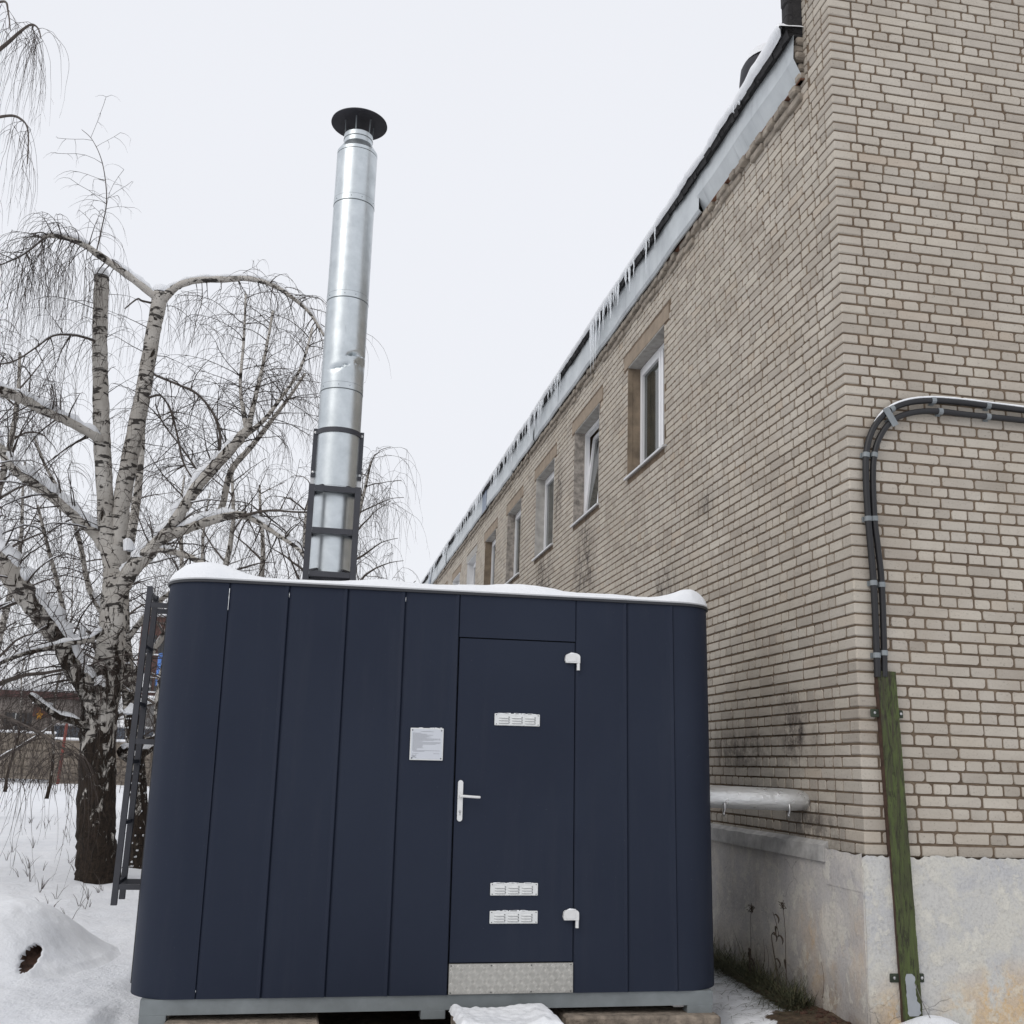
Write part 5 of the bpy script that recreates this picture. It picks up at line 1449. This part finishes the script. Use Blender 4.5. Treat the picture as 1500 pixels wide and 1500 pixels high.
# ================================================================== SNOW MOUND WITH A HOLE
mound = empty('snow_mound', (-2.05, 9.6, GZ), 'rounded snow covered heap with a small dark hole in its side at the lower left', 'snow mound')
q = MB(); N_ = 230; HC = None
hole = pxY(44, 1403, 9.05)
def mh(x, y):
    d = math.hypot((x+2.36)/.72, (y-9.6)/.85); h = .43*math.exp(-(1.0*d)**3.8)
    # folds on the right flank
    s = max(0, min(1, (x+2.1)/.5))*max(0, 1-d**4) if d < 1 else 0
    h += .016*mnoise.noise((x*2.3, y*2.3, 6))*math.exp(-d*d)
    h += .007*s*sin((x*.6+y)*38+4*mnoise.noise((x*4,y*4,0)))*(.5+mnoise.noise((x*5,y*5,3)))
    return h
for k in range(400):
    yy = 8.3+k*.005; hole = pxY(44, 1403, yy)
    if hole.z <= gh(hole.x, yy)+mh(hole.x, yy): break
hcx, hcy = hole.x, hole.y
for j in range(N_+1):
    for i in range(N_+1):
        x = -3.75+3.0*i/N_; y = 8.1+3.3*j/N_; q.v.append((x, y, gh(x, y)-.03+mh(x, y)+.036*max(0, min(1, mh(x,y)*30))+.006*mnoise.noise((x*5,y*5,2))))
M_HOLE = m_simple('dark brown earth', (.07,.035,.022), .95, 0, .6, 12, .9, 30, dist=.03)
hd_ = []
for i, v in enumerate(q.v):
    d = math.hypot((v[0]-hcx)/.050, (v[2]-hole.z)/.066)+.22*mnoise.noise((v[0]*18, v[1]*18, 4))
    if v[1] > hcy+.5: d = 9
    hd_.append(d)
for i, d in enumerate(hd_):
    if d < 1.12:
        v = q.v[i]; k_ = max(0, min(1, (1.12-d)/.30)); q.v[i] = (v[0], v[1]+.11*k_*(1+.3*mnoise.noise((v[0]*40, v[2]*40, 0))), v[2]-.02*k_)
for j in range(N_):
    for i in range(N_):
        o = j*(N_+1)+i; dd = max(hd_[o], hd_[o+1], hd_[o+N_+2], hd_[o+N_+1]); q.f.append((o,o+1,o+N_+2,o+N_+1)); q.m.append(1 if dd < 1.13 else 0)
build('snow_shell', q, [M_SNOW, M_HOLE], mound, smooth=True, fixnormals=False)

# ================================================================== GRASS AND WEEDS AT THE WALL
tg = random.Random(17)
M_GRASS = NT('wilted dark grass')
M_GRASS.base(M_GRASS.ramp(M_GRASS.noise(22, 4, .6), [(.3,(.030,.035,.018)),(.5,(.06,.065,.03)),(.7,(.13,.105,.055))])); M_GRASS.set(.8); M_GRASS = M_GRASS.mat
q = MB()
def blade(p, d, L, w_, droop):
    side = Vector((-d.y, d.x, 0)); side = side.normalized() if side.length > .01 else Vector((1,0,0))
    prev = None; n = 4; o = len(q.v)
    for k in range(n+1):
        ww = side*w_*(1-k/n*.9); q.v += [tuple(p-ww), tuple(p+ww)]
        d = (d+Vector((0,0,-droop))).normalized(); p = p+d*(L/n)
    for k in range(n): q.f.append((o+2*k, o+2*k+1, o+2*k+3, o+2*k+2)); q.m.append(0)
for _ in range(8500):
    y = 7.25+tg.random()**1.1*4.0; t = abs(tg.gauss(0, .17)); x = WX-.05-t
    if mnoise.noise((y*2.4, 0, 0)) < -.25 and tg.random() < .6: continue
    z = gh(x, y)-.01; a = tg.uniform(0, 2*pi); e = tg.uniform(.15, 1.4) if t < .2 else tg.uniform(-.1, .5)
    d = Vector((cos(a)-.3, sin(a)-.2, e)).normalized(); sc_ = 1.15 if t < .15 else .7
    blade(Vector((x,y,z)), d, tg.uniform(.08,.36)*sc_, tg.uniform(.0016,.0038), tg.uniform(.05,.32))
for _ in range(260):
    y = tg.uniform(6.6, 9); x = tg.uniform(2.85, 3.45); z = gh(x,y)+.006; a = tg.uniform(0, 2*pi)
    blade(Vector((x,y,z)), Vector((cos(a), sin(a), tg.uniform(0,.25))).normalized(), tg.uniform(.04,.16), tg.uniform(.0012,.003), .08)
tag(build('grass', q, M_GRASS, fixnormals=False), 'wilted dark green grass along the foot of the plinth right of the boiler house', 'grass', kind='stuff')
q = MB()
for _ in range(140):
    y = tg.uniform(6.7, 8.4); x = tg.uniform(3.35, 3.54) if y > 7 else tg.uniform(3.3,3.6); z = gh(x,y); s = tg.uniform(.006,.022)
    q.bbox(x-s, x+s, y-s, y+s*.8, z-s*.6, z+s*.6, s*.35)
tag(build('soil_clods', q, M_HOLE), 'brown soil clods and leaf litter at the wall foot', 'soil', kind='stuff')
M_WEED = m_simple('dry weed stem', (.055,.04,.028), .85, 0, .4, 30, .4, 60)
WXp = WX-.12
def weed(pts, X, label, leaves, head, group=None, r=.0045):
    P = smooth_path([pxX(a, b, X) for a, b in pts], 5); t = empty('dead_weed', P[0], label, 'weed', group)
    a_ = MB(); a_.tube(P, [r*(1-.6*i/len(P)) for i in range(len(P))], 5); build('stem', a_, M_WEED, t, smooth=True)
    for i in leaves:
        p = P[int(i*(len(P)-1))]; b_ = MB(); s = tg.choice((-1,1)); L = tg.uniform(.035,.07)
        c_ = [p, p+Vector((0,-s*L*.6,.012)), p+Vector((.01,-s*L,-.018)), p+Vector((.008,-s*L*.8,-.05))]
        b_.tube(smooth_path(c_,3), [.002,.003,.005,.006,.007,.007,.006,.005,.003,.001], 5); build('curled_leaf', b_, M_WEED, t)
    if head:
        b_ = MB(); p = P[-1]
        for k in range(26):
            d = Vector((tg.gauss(0,.3), tg.gauss(0,.6), tg.uniform(-1.2,.6))); b_.tube([p+Vector((0,0,-.05*tg.random())), p+d*.04], [.0012,.0026], 4)
        build('seed_head', b_, M_WEED, t)
weed([(1141,1452),(1137,1415),(1130,1370),(1140,1372),(1137,1352),(1132,1336)], WXp, 'dark dead weed with curled hanging leaves, between two others before the plinth', [.25,.45,.6,.75,.95], False)
weed([(1152,1445),(1151,1400),(1150,1360),(1146,1322)], WXp, 'tallest dead weed with a feathery head, rightmost before the plinth', [.3], True, r=.0035)
weed([(1099,1420),(1100,1380),(1099,1350),(1101,1328)], WXp, 'thin dead weed with a small head nearest the boiler house corner', [], True, r=.0025)
weed([(1099,1425),(1098,1405),(1099,1390)], WXp-.02, 'thick short dark dock stalk in front of the thin weed', [.3,.5,.7,.9], False, r=.010)
for (a, b, c, lb) in ((1075,1415,1375,'nearest the boiler house'),(1118,1420,1375,'between the dock stalk and the curled weed'),(1124,1425,1385,'just left of the curled weed'),(1205,1462,1410,'nearest the building corner')):
    weed([(a,b),(a+2,(b+c)/2),(a+tg.uniform(-5,5),c)], WXp, 'thin bare weed stalk before the plinth, '+lb, [], False, 'thin weed stalks at the wall foot', .002)

# ================================================================== FAR BACKGROUND, LEFT
M_CF = NT('old concrete fence'); 
M_CF.base(M_CF.ramp(M_CF.noise(1.5, 6, .7), [(.3,(.14,.115,.09)),(.7,(.27,.235,.195))])); M_CF.set(.95); M_CF.bump(M_CF.noise(9,6,.7), .5, .03); M_CF = M_CF.mat
FY = 60
fence = empty('concrete_fence', (X_at(60, FY), FY, GZ), 'old grey brown concrete panel fence topped with snow far beyond the birches', 'fence')
x = X_at(78, FY); idx = 0
M_SNOWB = M_SNOW
for i in range(-8, 8):
    xa = x+i*4.0; up = .28 if i < 0 else 0; q = MB(); zt_ = .62+up; z0_ = GZ-.1+up
    q.box(xa+.02, xa+3.98, FY, FY+.14, z0_, zt_)
    pn = build('fence_panel', q, M_CF, fence)
    q = MB()
    for r_ in range(5):
        for c_ in range(9):
            q.bbox(xa+.12+c_*.42+(.21 if r_ % 2 else 0)*0, xa+.12+c_*.42+.38, FY-.06, FY+.01, z0_+.25+r_*.40, z0_+.25+r_*.40+.36, .05)
    build('relief_block', q, M_CF, pn, kind='stuff')
    q = MB(); q.bbox(xa-.02, xa+4.02, FY-.05, FY+.20, zt_-.01, zt_+.13, .05); build('snow_cap', q, M_SNOWB, fence)
q = MB()
for i in range(60):
    xa = X_at(-10, FY)+i*.14
shed = empty('sheet_metal_shed', (X_at(95, 66), 66, GZ), 'grey blue profiled sheet shed rising behind the concrete fence', 'shed')
M_SHEET = m_simple('grey blue profiled sheet', (.21,.25,.31), .6, .1, .12, 1.5, .1)
q = MB(); xa = X_at(62, 66); xb = X_at(330, 66)
nx_ = int((xb-xa)/.16)
for k in range(nx_):
    a = xa+k*.16; q.add([(a,66,GZ),(a+.07,66,GZ),(a+.09,66.04,GZ),(a+.14,66.04,GZ),(a+.16,66,GZ),(a,66,1.45),(a+.07,66,1.45),(a+.09,66.04,1.45),(a+.14,66.04,1.45),(a+.16,66,1.45)], [(0,1,6,5),(1,2,7,6),(2,3,8,7),(3,4,9,8)])
q.box(xa, xb, 66.05, 70, GZ, 1.44); build('wall', q, M_SHEET, shed)
q = MB(); q.bbox(xa-.2, xb+.2, 65.9, 70.2, 1.451, 1.60, .05); build('roof_snow', q, M_SNOW, shed)
low = empty('low_brown_building', (X_at(30, 72), 72, GZ), 'low brown building with a dark red roof edge at the left edge', 'building')
M_BRN = m_simple('brown render', (.24,.21,.19), .9, 0, .3, .8, .3, 8); M_RED = m_simple('dark red paint', (.085,.038,.036), .7, 0, .2, 3, 0)
q = MB(); xa, xb = X_at(-260, 72), X_at(96, 72); q.box(xa, xb, 72, 80, GZ, 3.25); build('wall', q, M_BRN, low)
q = MB(); q.bbox(xa-.3, xb+.4, 71.6, 80.3, 3.26, 3.66, .03); build('roof_edge', q, M_RED, low)
q = MB(); q.bbox(xa-.3, xb+.4, 71.55, 80.3, 3.665, 3.95, .08); build('roof_snow', q, M_SNOW, low)
for pxx in (-150,-100,-50,0,30):
    a = X_at(pxx, 72); q = MB(); q.box(a, a+1.3, 71.93, 71.99, 1.0, 2.3); wq = build('window', q, m_simple('dim far window', (.04,.045,.05), .2, 0, .1, bump=0) if pxx == -150 else bpy.data.materials['dim far window'], low)
    q = MB(); q.box(a-.08, a+1.38, 71.9, 71.96, .9, .98); q.box(a+.62, a+.68, 71.9, 71.925, 1.0, 2.3); build('frame', q, M_WPAINT, wq)
kiosk2 = empty('red_brown_awning', (X_at(50, 64), 64, .5), 'small red brown awning with a yellow star panel above the fence', 'awning')
q = MB(); q.bbox(X_at(40,64), X_at(63,64), 64, 65, 1.85, 2.55, .05); build('awning', q, m_simple('red brown sheet', (.13,.06,.045), .8, 0, .2, 3), kiosk2)
q = MB(); q.box(X_at(40,64), X_at(66,64), 64.1, 65, .9, 1.84); build('body', q, M_BRN, kiosk2)
q = MB(); cxp, czp = X_at(51,64), 1.95
st_ = [(cxp+(.22 if k % 2 == 0 else .10)*cos(pi/2+k*pi/5), czp+(.30 if k % 2 == 0 else .13)*sin(pi/2+k*pi/5)) for k in range(10)]
q.prism(st_, 63.93, 63.99); build('yellow_star', q, m_simple('yellow paint', (.75,.36,.03), .6, 0, .1, 3, 0), kiosk2)
q = MB(); q.bbox(X_at(38,64), X_at(66,64), 63.9, 65.1, 2.56, 2.68, .04); build('snow', q, M_SNOW, kiosk2)
rp = MB(); rp.tube([pxY(84,1150,58.5), pxY(91,1105,58.5), pxY(98,1060,58.5)], .075, 8)
tag(build('leaning_red_pole', rp, m_simple('rust red paint', (.17,.04,.03), .7, 0, .2, 3, 0), smooth=True), 'thin rust red pole leaning in front of the concrete fence left of the main birch', 'pole')
tall = empty('red_brown_house', (X_at(215, 90), 90, GZ), 'dark red brown house with snowy ledges glimpsed between the birch and the ladder', 'building')
q = MB(); q.box(X_at(186,90), X_at(330,90), 90, 98, GZ, 11.0); build('wall', q, m_simple('dark red brown brick', (.12,.065,.055), .9, 0, .3, 1, .3, 6), tall)
q = MB(); q.bbox(X_at(184,90), X_at(333,90), 89.5, 98.5, 11.02, 11.6, .1); build('roof_snow', q, M_SNOW, tall)
for zz in (2.0, 5.0, 8.0):
    for pxx in (190, 215, 240, 265, 290):
        a = X_at(pxx, 90); q = MB(); q.box(a, a+1.1, 89.93, 89.99, zz, zz+1.5); w_ = build('window', q, bpy.data.materials['dim far window'], tall)
        q = MB(); q.box(a-.1, a+1.2, 89.85, 89.95, zz-.12, zz-.01); build('sill', q, M_SNOW, w_)
q = MB(); bx = X_at(216, 80); q.bbox(bx, bx+1.1, 80, 80.5, 4.8, 7.2, .1); tag(build('blue_panel', q, m_simple('bright blue panel', (.10,.24,.62), .7, 0, .2, 2, 0)), 'bright blue panel seen through the ladder rails', 'panel')
yl = empty('long_grey_shed', (X_at(230, 75), 75, GZ), 'long grey shed with a snowy roof line seen low between ladder and boiler house', 'shed')
q = MB(); q.box(X_at(200,75), X_at(420,75), 75, 82, GZ, 3.3); build('wall', q, m_simple('grey render', (.24,.235,.23), .9, 0, .2, 1.2, .2, 8), yl)
q = MB(); q.bbox(X_at(198,75), X_at(424,75), 74.6, 82.4, 3.31, 3.85, .1); build('roof_snow', q, M_SNOW, yl)
